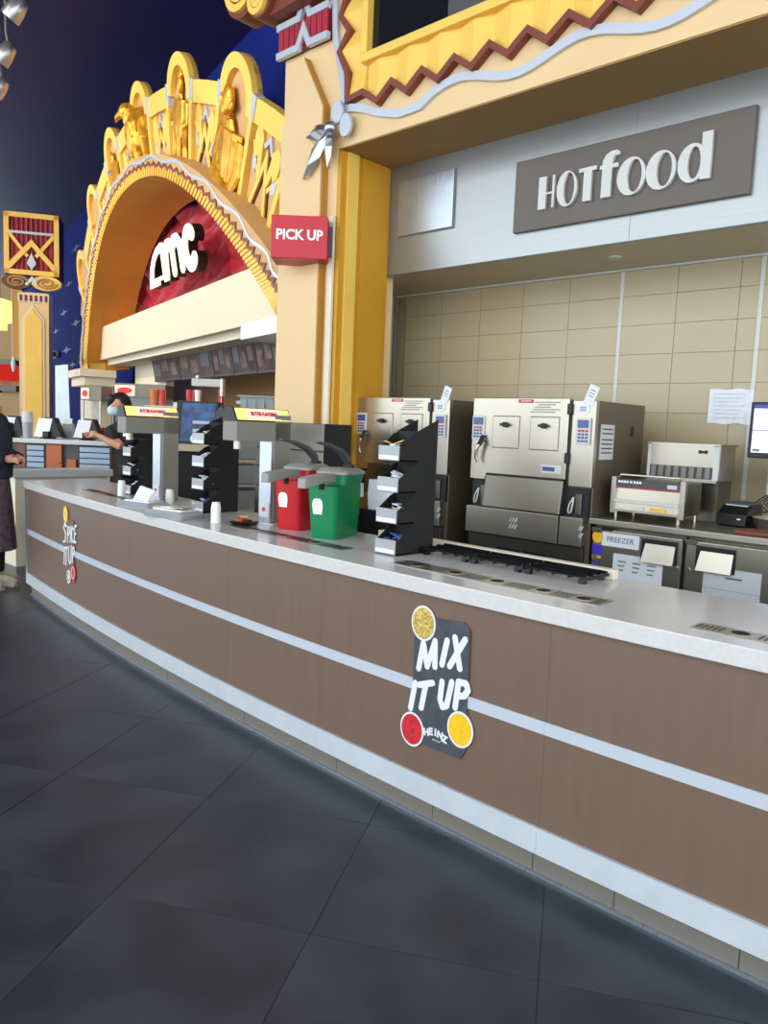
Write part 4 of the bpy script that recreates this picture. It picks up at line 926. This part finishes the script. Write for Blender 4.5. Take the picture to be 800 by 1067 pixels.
# merchandise stand with chip display
MS = at_d(203, 463, 7.5)
ms = thing('display_stand', 'black stand with beige top behind the second packet organiser', 'stand', (MS.x, MS.y, 0), YAW)
obj('stand_body', MB().box(-.2, .2, .02, .45, 0, MS.z-.07), 'black_matte', ms)
obj('stand_top', MB().box(-.22, .22, -.04, .48, MS.z-.07, MS.z), 'wall_tile', ms, bevel=.004)
cb = thing('chip_display', 'dark blue snack display case with shelf strips on the black stand', 'display', (MS.x, MS.y, MS.z), YAW)
obj('case', MB().box(-.19, .21, .04, .3, 0, .42), 'black', cb)
obj('front_art', MB().prism([(-.16, .03), (.13, .03), (.20, .40), (-.13, .40)], .034, .04), 'chip_blue', cb)
for z in (.2, .12): obj('price_strip', MB().box(-.03, .14, .02, .034, z, z+.03), 'grey_light', cb)
for q, (a, b, m_) in enumerate(((-.02, .0, 'paper'), (.04, .02, 'packet_yellow'), (.08, .01, 'paper'))): obj('snack_bag', MB().ball((a, .02, .05+b), (.034, .025, .04), 10), m_, cb)
obj('left_strip', MB().box(-.23, -.19, .05, .25, 0, .4), 'paper', cb)
gb = thing('gable_box', 'dark grey gable box standing beside the blue snack display', 'box', tuple(at_d(230, 462, 6.9)), YAW)
obj('box_body', MB().prism([(-.06, 0), (.06, 0), (.06, .2), (.0, .34), (-.06, .26)], 0, .12), 'grey_dark', gb, bevel=.003)
obj('picture', MB().box(-.05, .05, -.002, 0, .02, .07), 'packet_yellow', gb); obj('label', MB().box(-.05, .05, -.002, 0, .12, .15), 'grey_light', gb)
gz = at_d(230, 462, 6.9).z
gs = tag(obj('gable_box_stand', MB().box(-.1, .12, 0, .2, 0, gz), 'black_matte', loc=(gb.location.x, gb.location.y, 0), rot=(0, 0, YAW)), 'narrow black stand under the grey gable box', 'stand')

# ------------------------------------------------------------------ return counter beyond the end of the serving counter
rc = thing('return_counter', 'pale counter with thick grey top crossing behind the far end of the main counter', 'counter', (-7.65, 2.95, 0))
obj('top', MB().box(-.36, 0, -.02, 1.0, .875, .945), 'grey_light', rc, bevel=.004)
obj('base', MB().box(-.33, -.04, .01, .97, .0, .875), 'cream_light', rc)
# ------------------------------------------------------------------ till counter facing the camera
D0 = 8.7
tc = at_d(80, 457, D0)
def till(name, label, cat, px, dep, z, grp=None): P = at_d(px, 457, dep); return thing(name, label, cat, (P.x, P.y, z), YAW, grp)
TZ = 1.22
k_ = D0/FPX
def lat(px): return (px-80)*k_
tl = thing('till_counter', 'till counter with roller shutters and orange wooden doors below the screens', 'counter', (tc.x, tc.y, 0), YAW)
obj('top', MB().box(lat(10), lat(118), -.03, .55, TZ-.05, TZ), 'grey_light', tl, bevel=.004)
obj('carcass', MB().box(lat(11), lat(117), .05, .5, 0, TZ-.05), 'grey_dark', tl)
for a, b in ((28, 46), (83, 115)):
    fr_ = obj('shutter_frame', MB().box(lat(a)-.02, lat(b)+.02, .0, .05, .3, TZ-.05), 'black', tl)
    for q in range(12): obj('shutter_slat', MB().box(lat(a), lat(b), -.012, .0, TZ-.13-.065*q, TZ-.075-.065*q), 'shutter', fr_, bevel=.006)
for a, b, z1, m_ in ((48, 64, TZ-.06, 'wood_orange'), (69, 79, TZ-.22, 'wood_orange'), (18, 26, TZ-.06, 'wood_brown')):
    d_ = obj('wooden_door', MB().box(lat(a), lat(b), .0, .05, .3, z1), m_, tl, bevel=.003)
    obj('knob', MB().ball((lat(b)-.03, -.01, z1-.2), .012, 8), 'steel', d_)
def terminal(label, px, flip, lean=.16, mtx='screen_pos'):
    P = at_d(px, 457, D0+.15); t = thing('till_terminal', label, 'till', (P.x, P.y, TZ), YAW, 'till screens'); t.scale = (.85,)*3
    s = -1 if flip else 1
    sc = [(-.17*s, .03), (.02*s, .03), (.08*s, .27), (-.1*s, .27)]
    obj('screen', MB().prism(sc, -.02, .0), mtx, t)
    obj('housing', MB().prism([(-.01*s, .02), (.2*s, .02), (.09*s, .285), (-.02*s, .29)], -.015, .16), 'black', t)
    obj('stand', MB().loft([rrect(.2, .16, -.04, 0, .02), rrect(.06, .06, .02, .05, .01)]), 'black', t)
    obj('card_reader', MB().box(-.03, .05, -.08, -.02, .02, .1), 'black', t, bevel=.006)
    return t
terminal('till with a pale blue screen above the left roller shutter', 49, False)
terminal('till with papers on its screen above the right roller shutter', 90, False, mtx='paper')
terminal('till partly behind the customer at the far left', 11, False, mtx='paper')
P = at_d(29, 457, D0+.1); cst = thing('cup_holder', 'clear cup standing on the till counter beside the left till', 'cup', (P.x, P.y, TZ), YAW)
obj('cup', MB().lathe([(.05, 0), (.06, .18), (.055, .18)], 16), 'clear_plastic', cst, smooth=40); obj('stack', MB().lathe([(.06, .18), (.065, .22), (.05, .3)], 16), 'grey_light', cst, smooth=40)
P = at_d(70, 457, D0+.42); cs2 = thing('leaflet_holder', 'white leaflet holder between the two tills', 'holder', (P.x, P.y, TZ), YAW)
obj('holder', MB().box(-.06, .06, 0, .08, 0, .18), 'clear_plastic', cs2, bevel=.004); obj('leaflet', MB().box(-.05, .05, .02, .03, .02, .24), 'paper', cs2); obj('picture', MB().box(-.03, .03, .017, .02, .06, .12), 'cream', cs2)
P = at_d(66, 457, D0+1.2); ban = thing('banner_stand', 'tall narrow pale banner standing in front of the blue wall', 'banner', (P.x, P.y, 0), YAW)
zt = at_d(62, 380, D0+1.2).z
obj('banner', MB().prism([(-.10, .4), (.12, .4), (.06, zt-.0), (-.1, zt-.02)], 0, .012), 'banner', ban); obj('pole', MB().tube([(.0, .03, 0), (.0, .03, zt)], .012, 8), 'steel', ban); obj('foot', MB().box(-.15, .15, -.1, .14, 0, .02), 'grey_dark', ban)
# popcorn cabinets behind the cashier
def pop(label, px, dep, wpx, ytop, grp='popcorn cabinets'):
    P = at_d(px, ytop, dep); t = thing('popcorn_cabinet', label, 'cabinet', (P.x, P.y, 0), YAW, grp); W = wpx*dep/FPX; z = P.z
    obj('cabinet_base', MB().box(0, W, 0, .5, 0, 1.1), 'grey_paint', t)
    obj('roof', MB().box(-.01, W+.01, -.01, .5, z-.22, z), 'grey_paint', t, bevel=.003)
    lp = obj('lit_sign', MB().box(.0, W*.4, -.02, -.01, z-.2, z-.03), 'butter_panel', t); obj('sign_oval', MB().disc((W*.2, z-.115), W*.15, .05, -.026, -.02), 'sign_lit_red', lp)
    obj('back', MB().box(0, W, .46, .5, 1.1, z-.22), 'wall_tile', t)
    for xx in (0, W-.03): obj('corner_post', MB().box(xx, xx+.03, 0, .03, 1.1, z-.22), 'trim_white', t)
    obj('front_glass', MB().box(.03, W-.03, .012, .018, 1.1, z-.22), 'glass', t)
    for q in range(3): obj('popcorn_box', MB().loft([rrect(.1, .1, .1, 1.1, .01), rrect(.14, .14, .08, 1.32, .01)]), 'red_box' if q % 2 == 0 else 'white', t, loc=(W*.2+q*W*.3, 0, 0))
pop('glass popcorn cabinet left of the cashier with a small lit sign', 85, 12.0, 20, 402)
pop('glass popcorn cabinet right behind the cashier with a lit sign', 120, 12.6, 52, 399)
# shelf with cups and buckets beyond
P = at_d(200, 424, 11.5); sh = thing('bucket_shelf', 'back shelf holding popcorn buckets and cups below the menu screens', 'shelf', (P.x, P.y, 0), YAW); kz = P.z; kk = 11.5/FPX
obj('shelf_top', MB().box(-50*kk, 40*kk, 0, .5, kz-.04, kz), 'grey_light', sh); obj('shelf_back', MB().box(-50*kk, 40*kk, .46, .5, 0, kz-.04), 'cream_light', sh)
def bucket(label, px, h, r, m_, stripes, lab='cup'):
    P2 = at_d(px, 424, 11.65); t = thing('drinks_cup' if lab == 'cup' else 'popcorn_bucket', label, lab, (P2.x, P2.y, kz), YAW)
    obj('cup_wall', MB().lathe([(r*.75, 0), (r, h), (r*.94, h), (r*.7, .01)], 20), m_, t, smooth=40)
    for q in range(stripes):
        a = -math.pi*(.15+.7*q/max(1, stripes-1)); obj('stripe', MB().hexa([(r*.76*math.cos(a+e), r*.76*math.sin(a+e), z) for e, z in ((-.1, .01), (.1, .01))]+[(r*.7*math.cos(a+e), r*.7*math.sin(a+e), .01) for e in (.1, -.1)],
            [(r*1.01*math.cos(a+e), r*1.01*math.sin(a+e), h) for e in (-.1, .1)]+[(r*.94*math.cos(a+e), r*.94*math.sin(a+e), h) for e in (.1, -.1)]), 'white' if m_ == 'red_box' else 'red_box', t)
bucket('orange popcorn bucket on the back shelf right of the cashier', 161, .24, .075, 'bucket_orange', 0, 'bucket')
bucket('red striped cup beside the orange popcorn bucket', 170, .24, .05, 'red_box', 2)
bucket('tall red cup left of the white cup on the back shelf', 198, .26, .06, 'red_box', 2)
bucket('white cup with red marks on the back shelf', 206, .26, .055, 'white', 2)
bucket('tall red striped cup at the right end of the back shelf', 231, .3, .055, 'red_box', 3)
P = at_d(215, 399, 11.3); ex_ = thing('ceiling_unit', 'small pale wall unit with bracket ends above the red cups', 'wall unit', tuple(P), YAW)
obj('unit_body', MB().box(-.22, .2, 0, .2, -.05, .06), 'grey_light', ex_, bevel=.008); obj('unit_knob', MB().ball((-.13, .0, .08), .03, 10), 'white', ex_, smooth=60); obj('unit_end', MB().box(.2, .24, 0, .2, -.18, .07), 'white', ex_)
obj('hanger', MB().box(-.02, .02, .2, 1.4, 0, .04), 'grey_light', ex_)
# red display and other bits right of the cashier
P = at_d(160, 440, 10.2); rd_ = thing('candy_box', 'dark red box with white oval standing right of the cashier', 'box', (P.x, P.y, 0), YAW); rz_ = P.z
obj('stand', MB().box(-.12, .14, 0, .3, 0, rz_), 'grey_light', rd_); obj('box', MB().box(-.1, .12, .02, .2, rz_, rz_+.14), 'red_dark', rd_, bevel=.004); obj('oval', MB().disc((.01, rz_+.04), .08, .045, .012, .02), 'trim_white', rd_)

# ------------------------------------------------------------------ far decorated column
FD = 16.8; fb = at_d(36, 425, FD)
fc = thing('decorated_column', 'far cream column with yellow obelisk panel and red box sign on top', 'column', (fb.x, fb.y, 0), R(58)); kf = FD/FPX
def fz(py): return at_d(36, py, FD).z
obj('shaft', MB().box(-.30, .30, 0, .5, 0, fz(307)), 'cream', fc)
obj('obelisk_panel', MB().prism([(-.2, .8), (-.2, fz(335)), (-.02, fz(323)), (.18, fz(335)), (.18, .8)], -.05, 0), 'yellow', fc, bevel=.02)
obj('obelisk_edge', MB().prism([(-.235, .8), (-.235, fz(334)), (-.02, fz(320)), (.215, fz(334)), (.215, .8)], -.03, 0), 'cream_light', fc)
bn = obj('red_band', MB().box(-.31, .31, -.04, 0, fz(317), fz(309)), 'cream_light', fc)
for q in range(6): obj('band_bar', MB().box(-.27+.1*q, -.22+.1*q, -.055, -.04, fz(316), fz(310)), 'red_dark', bn)
def fscroll(cx, m1, m2, s):
    o = obj('scroll', MB().disc((cx, fz(298)), .3, .15, -.16, 0), m1, fc)
    pts = [(cx+.22*(1-.8*t/30)*math.cos(s*t*.4), fz(298)+.12*(1-.8*t/30)*math.sin(s*t*.4)) for t in range(31)]
    obj('scroll_line', MB().ribbon(pts, .035, -.19, -.15), m2, o)
fscroll(-.3, 'brown', 'gold_dark', 1); fscroll(.28, 'yellow', 'gold_dark', -1)
obj('chevron', MB().ribbon([(-.12, fz(301)), (0, fz(294)), (.12, fz(301))], .06, -.18, -.1), 'silver_paint', fc)
zt0, zt1 = fz(291), fz(230); hw = .54
sb = obj('sign_box', MB().box(-hw, hw, -.12, .5, zt0, zt1), 'red_dark', fc)
obj('sign_frame', MB().box(-hw, hw, -.19, -.12, zt0, zt0+.1).box(-hw, hw, -.19, -.12, zt1-.1, zt1).box(-hw, -hw+.1, -.19, -.12, zt0, zt1).box(hw-.1, hw, -.19, -.12, zt0, zt1), 'yellow', sb)
for q in range(9): obj('drape_pleat', MB().tube([(-hw+.16+.095*q, -.125, zt0+.1), (-hw+.16+.095*q, -.125, zt1-.1)], .03, 6), 'red_drape', sb, smooth=60)
zm = zt0+(zt1-zt0)*.66
obj('silver_bar', MB().box(-hw+.1, hw-.1, -.2, -.13, zm, zm+.05), 'silver_paint', sb)
obj('diagonal', MB().ribbon([(-hw+.1, zm), (-.08, zt0+.38)], .07, -.19, -.14), 'yellow', sb); obj('diagonal', MB().ribbon([(hw-.1, zm), (.08, zt0+.38)], .07, -.19, -.14), 'yellow', sb)
obj('chevron', MB().ribbon([(-hw+.08, zt0+.14), (0, zt0+.66), (hw-.08, zt0+.14)], .1, -.21, -.14), 'yellow', sb)
obj('drop', MB().prism([(0, zt0+.46), (.09, zt0+.24), (0, zt0+.1), (-.09, zt0+.24)], -.21, -.14), 'silver_paint', sb)
# far wall, pendant and red canopy
W0 = at_d(-30, 430, 19.5)
def fw(px): return (px+30)*19.5/FPX
def fh(py): return at_d(5, py, 19.5).z
struct(obj('wall_far', MB().box(-3, fw(21), 0, .3, 0, fh(290)), 'tan', loc=(W0.x, W0.y, 0), rot=(0, 0, YAW)))
cn = thing('red_canopy', 'glowing red rounded canopy on the far tan wall', 'canopy', (W0.x, W0.y, 0), YAW)
obj('canopy', MB().loft([[(fw(-30)+ (fw(21)-fw(-30))*s, -.05-.5*c_, z) for s, c_ in ((0, 0), (.25, .8), (.5, 1), (.75, .8), (1, 0))] for z in (fh(397), fh(381))]), 'sign_lit_red', cn)
obj('canopy_band', MB().box(fw(-30), fw(21), -.4, 0, fh(381), fh(376)), 'grey_paint', cn); obj('lower_band', MB().box(fw(-30), fw(21), -.2, 0, fh(408), fh(402)), 'grey_paint', cn)
yb = thing('hanging_banner', 'narrow yellow panel with white tassel hanging left of the far column', 'banner', tuple(at_d(18, 340, 18)), YAW)
obj('panel', MB().box(-.1, .12, 0, .06, -.75, .85), 'mustard', yb); obj('edge', MB().box(-.13, -.1, -.01, .06, -.7, .9), 'cream', yb); obj('tassel', MB().lathe([(.02, -.7), (.06, -.85), (.03, -1.05)], 10, (-.1, 0, 0)), 'white', yb)
P = at_d(0, 325, 14); pd = thing('pendant_lamp', 'glowing warm stepped pendant lamp at the left edge', 'lamp', tuple(P), 0)
obj('shade', MB().lathe([(.12, -.32), (.12, -.2), (.2, -.18), (.2, .2), (.05, .24)], 24), 'lamp_glow', pd, smooth=30); obj('rod', MB().tube([(0, 0, .2), (0, 0, 6.95-P.z)], .012, 6), 'black', pd)
P0 = aw(0, -1.0, 0); r_ = ray(60.5, 371); P = CAM+r_*((P0-CAM).dot(NN)/r_.dot(NN))
cm = thing('wall_speaker', 'small round white speaker on the blue wall left of the arch', 'speaker', tuple(P-FW*.25), YAW)
obj('ring', MB().disc((0, 0), .12, .12, -.06, .1, 24), 'white', cm); obj('cone', MB().disc((0, 0), .08, .08, -.075, -.06, 20), 'black', cm); obj('arm', MB().tube([(0, .1, 0), (.1, .6, 0)], .03, 8), 'white', cm)
# ceiling spotlights
for (px, py, s, lab) in ((15, 12, 1.0, 'largest ceiling spotlight at the top left corner'), (4, 58, .9, 'middle ceiling spotlight cut by the left edge'), (-2, 93, .8, 'lowest and farthest ceiling spotlight at the left edge')):
    P = at_d(px, py, 7.6*1.0/s); t = thing('spotlight', lab, 'spotlight', tuple(P), R(35), 'ceiling spotlights')
    rm = Matrix.Rotation(R(40), 3, 'Y')
    mb = MB().lathe([(.03, .16), (.075, .12), (.095, .0), (.095, -.08), (.085, -.08), (.08, -.02)], 18); mb.v = [tuple(rm @ Vector(v)) for v in mb.v]
    obj('can', mb, 'silver_metal', t, smooth=40)
    mb = MB().lathe([(.08, -.035), (.08, -.03)], 18); mb.v = [tuple(rm @ Vector(v)) for v in mb.v]; obj('bulb', mb, 'trim_white', t)
    obj('yoke', MB().tube([(.06, 0, .1), (.03, 0, .25), (0, 0, 6.95-P.z)], .014, 6), 'silver_metal', t)
# ------------------------------------------------------------------ people
def body(name, mb, m, par, vox=.014, sm=5, label=None):
    o = obj(name, mb, m, par, label=label); return remesh(o, vox, sm)
# cashier: leans to the left over the till, arm reaching to the screen (local x right, y away, z up)
P = at_d(133, 445, 8.45)
ca = thing('person', 'cashier in black shirt and face mask leaning over to reach the till', 'person', (P.x, P.y, 0), YAW)
mb = MB()
H = 1.63; hx = -.08
mb.ball((hx, -.06, H), (.085, .1, .118)); mb.ball((hx-.02, -.12, H-.05), (.06, .06, .07))
mb.tube([(hx+.02, -.02, H-.09), (.02, .0, 1.42)], [.06, .065])
mb.tube([(.02, 0, 1.42), (.05, .02, 1.25), (.07, .03, 1.02), (.07, .03, .92)], [.12, .17, .15, .15]); mb.ball((.03, 0, 1.36), (.22, .12, .1))
for s in (-1, 1): mb.tube([(.07+s*.09, .03, .92), (.07+s*.1, .02, .5), (.07+s*.1, .03, .08)], [.09, .065, .045]); mb.ball((.07+s*.1, -.05, .05), (.05, .13, .05))
mb.tube([(-.17, -.02, 1.36), (-.1, -.12, 1.26), (.0, -.2, 1.185)], [.062, .052, .045]); mb.tube([(.0, -.2, 1.185), (-.12, -.2, 1.23), (-.26, -.18, 1.295)], [.045, .04, .028])
mb.tube([(.22, 0, 1.36), (.27, -.02, 1.1), (.22, -.12, .92)], [.062, .05, .035])
mb.ball((-.31, -.18, 1.305), (.05, .03, .042))
for q in range(4): mb.tube([(-.33, -.195+.012*q, 1.325-.012*q), (-.385+.006*q, -.21+.012*q, 1.32-.014*q), (-.4+.01*q, -.215+.012*q, 1.295-.014*q)], .0105, 6)
mb.tube([(-.3, -.2, 1.29), (-.33, -.225, 1.275), (-.355, -.23, 1.27)], [.013, .012, .01], 6)
mb.ball((.21, -.15, .88), (.035, .03, .055))
for q in range(4): mb.tube([(.2, -.165+.014*q, .85), (.185, -.18+.014*q, .80), (.18, -.17+.014*q, .77)], .01, 6)
for s in (-1, 1): mb.ball((hx+s*.083, -.05, H-.01), (.015, .025, .033))
mb.ball((hx-.03, -.165, H-.02), (.014, .02, .026))
body('body', mb, 'skin', ca, .009, 3)
mb = MB()
mb.tube([(.02, 0, 1.44), (.05, .02, 1.25), (.07, .03, 1.02), (.07, .03, .9)], [.13, .19, .175, .175]); mb.ball((.03, 0, 1.37), (.235, .135, .105))
mb.tube([(-.17, -.02, 1.36), (-.12, -.10, 1.28), (-.07, -.15, 1.23)], [.085, .08, .075]); mb.tube([(.22, 0, 1.36), (.265, -.02, 1.18)], [.085, .08])
body('shirt', mb, 'cloth_black', ca)
mb = MB()
mb.tube([(.07, .03, 1.0), (.07, .03, .86)], [.18, .17])
for s in (-1, 1): mb.tube([(.07+s*.09, .03, .9), (.07+s*.1, .02, .5), (.07+s*.1, .03, .1)], [.105, .085, .07])
body('trousers', mb, 'apron', ca)
mb = MB(); mb.ball((hx+.01, -.03, H+.045), (.105, .115, .1)); mb.ball((hx-.055, -.11, H+.06), (.06, .06, .06)); mb.ball((hx+.03, .04, H-.0), (.085, .07, .1)); mb.ball((hx-.09, -.07, H+.0), (.03, .05, .09)); mb.ball((hx+.08, -.02, H+.03), (.04, .07, .06))
body('hair', mb, 'hair', ca, .01, 3)
mb = MB(); mb.ball((hx-.03, -.135, H-.06), (.07, .055, .062)); mb.box(hx-.1, hx+.08, -.08, -.06, H-.07, H-.045)
body('face_mask', mb, 'mask', ca, .008, 3)
for s in (-1, 1): obj('eye', MB().ball((hx-.03+s*.033, -.148, H+.012), (.014, .01, .008), 8), 'black', ca)

# customer at the left edge, seen from behind and the side
P = at_z(-9, 612, 0); CU = P
cu = thing('person', 'customer in dark jacket and long plaid skirt standing at the left edge', 'person', (P.x, P.y, 0), YAW+R(78))
hh = at_d(2, 394, (P-CAM).dot(FW)).z
s_ = hh/1.75
mb = MB()
mb.ball((0, 0, 1.62*s_), (.085, .1, .12)); mb.tube([(0, .01, 1.52*s_), (0, .02, 1.42*s_)], [.055, .06]); mb.tube([(0, .02, 1.42*s_), (0, .02, 1.2*s_), (0, .02, 1.0*s_), (0, .02, .9*s_)], [.1, .15, .13, .15]); mb.ball((0, .02, 1.38*s_), (.19, .1, .09))
for s in (-1, 1):
    mb.tube([(s*.09, .02, .92*s_), (s*.095, .0, .5*s_), (s*.095, .02, .09*s_)], [.085, .06, .042]); mb.ball((s*.095, -.05, .05), (.042, .12, .045))
    mb.tube([(s*.2, .02, 1.38*s_), (s*.25, .05, 1.12*s_), (s*.1, -.18, 1.08*s_)], [.055, .045, .032]); mb.ball((s*.06, -.23, 1.09*s_), (.03, .05, .035))
    for q in range(4): mb.tube([(s*.06, -.26, 1.11*s_-.014*q), (s*.045, -.3, 1.1*s_-.014*q), (s*.03, -.31, 1.08*s_-.012*q)], .01, 6)
    mb.tube([(s*.05, -.23, 1.115*s_), (s*.02, -.26, 1.13*s_)], .011, 6); mb.ball((s*.083, .0, 1.62*s_), (.014, .025, .032))
mb.ball((0, -.105, 1.6*s_), (.014, .02, .024)); mb.tube([(-.025, -.094, 1.56*s_), (.025, -.094, 1.56*s_)], .008, 6)
body('body', mb, 'skin', cu, .011, 3)
for s in (-1, 1): obj('eye', MB().ball((s*.034, -.094, 1.635*s_), (.013, .009, .008), 8), 'black', cu)
mb = MB(); mb.tube([(0, .02, 1.46*s_), (0, .02, 1.25*s_), (0, .02, 1.05*s_), (0, .02, .92*s_)], [.11, .2, .2, .2]); mb.ball((0, .02, 1.39*s_), (.22, .13, .1))
for s in (-1, 1): mb.tube([(s*.2, .02, 1.38*s_), (s*.225, .05, 1.12*s_), (s*.09, -.215, 1.085*s_)], [.09, .085, .058])
body('jacket', mb, 'cloth_navy', cu)
mb = MB(); mb.tube([(0, .02, .98*s_), (0, .02, .75*s_), (0, .02, .32*s_)], [.165, .19, .225], 16)
body('skirt', mb, 'cloth_plaid', cu)
mb = MB(); mb.ball((0, .025, 1.655*s_), (.1, .11, .105)); mb.ball((0, .07, 1.6*s_), (.085, .07, .1)); mb.ball((.0, .11, 1.69*s_), (.05, .05, .05))
body('hair', mb, 'hair', cu, .01, 3)
obj('collar', MB().lathe([(.095, 1.445*s_), (.12, 1.47*s_), (.115, 1.52*s_), (.09, 1.5*s_)], 18, (0, .02, 0)), 'packet_yellow', cu, smooth=60)
for s in (-1, 1):
    mb = MB(); mb.tube([(s*.095, .01, .5*s_), (s*.095, .02, .12)], [.075, .062]); body('legging', mb, 'cloth_black', cu)
    mb = MB(); mb.ball((s*.095, -.05, .055), (.052, .14, .05)); mb.ball((s*.095, .03, .07), (.05, .06, .065)); mb.box(s*.095-.045, s*.095+.045, -.18, .08, 0.0, .025); body('sneaker', mb, 'sneaker', cu, .01, 3)
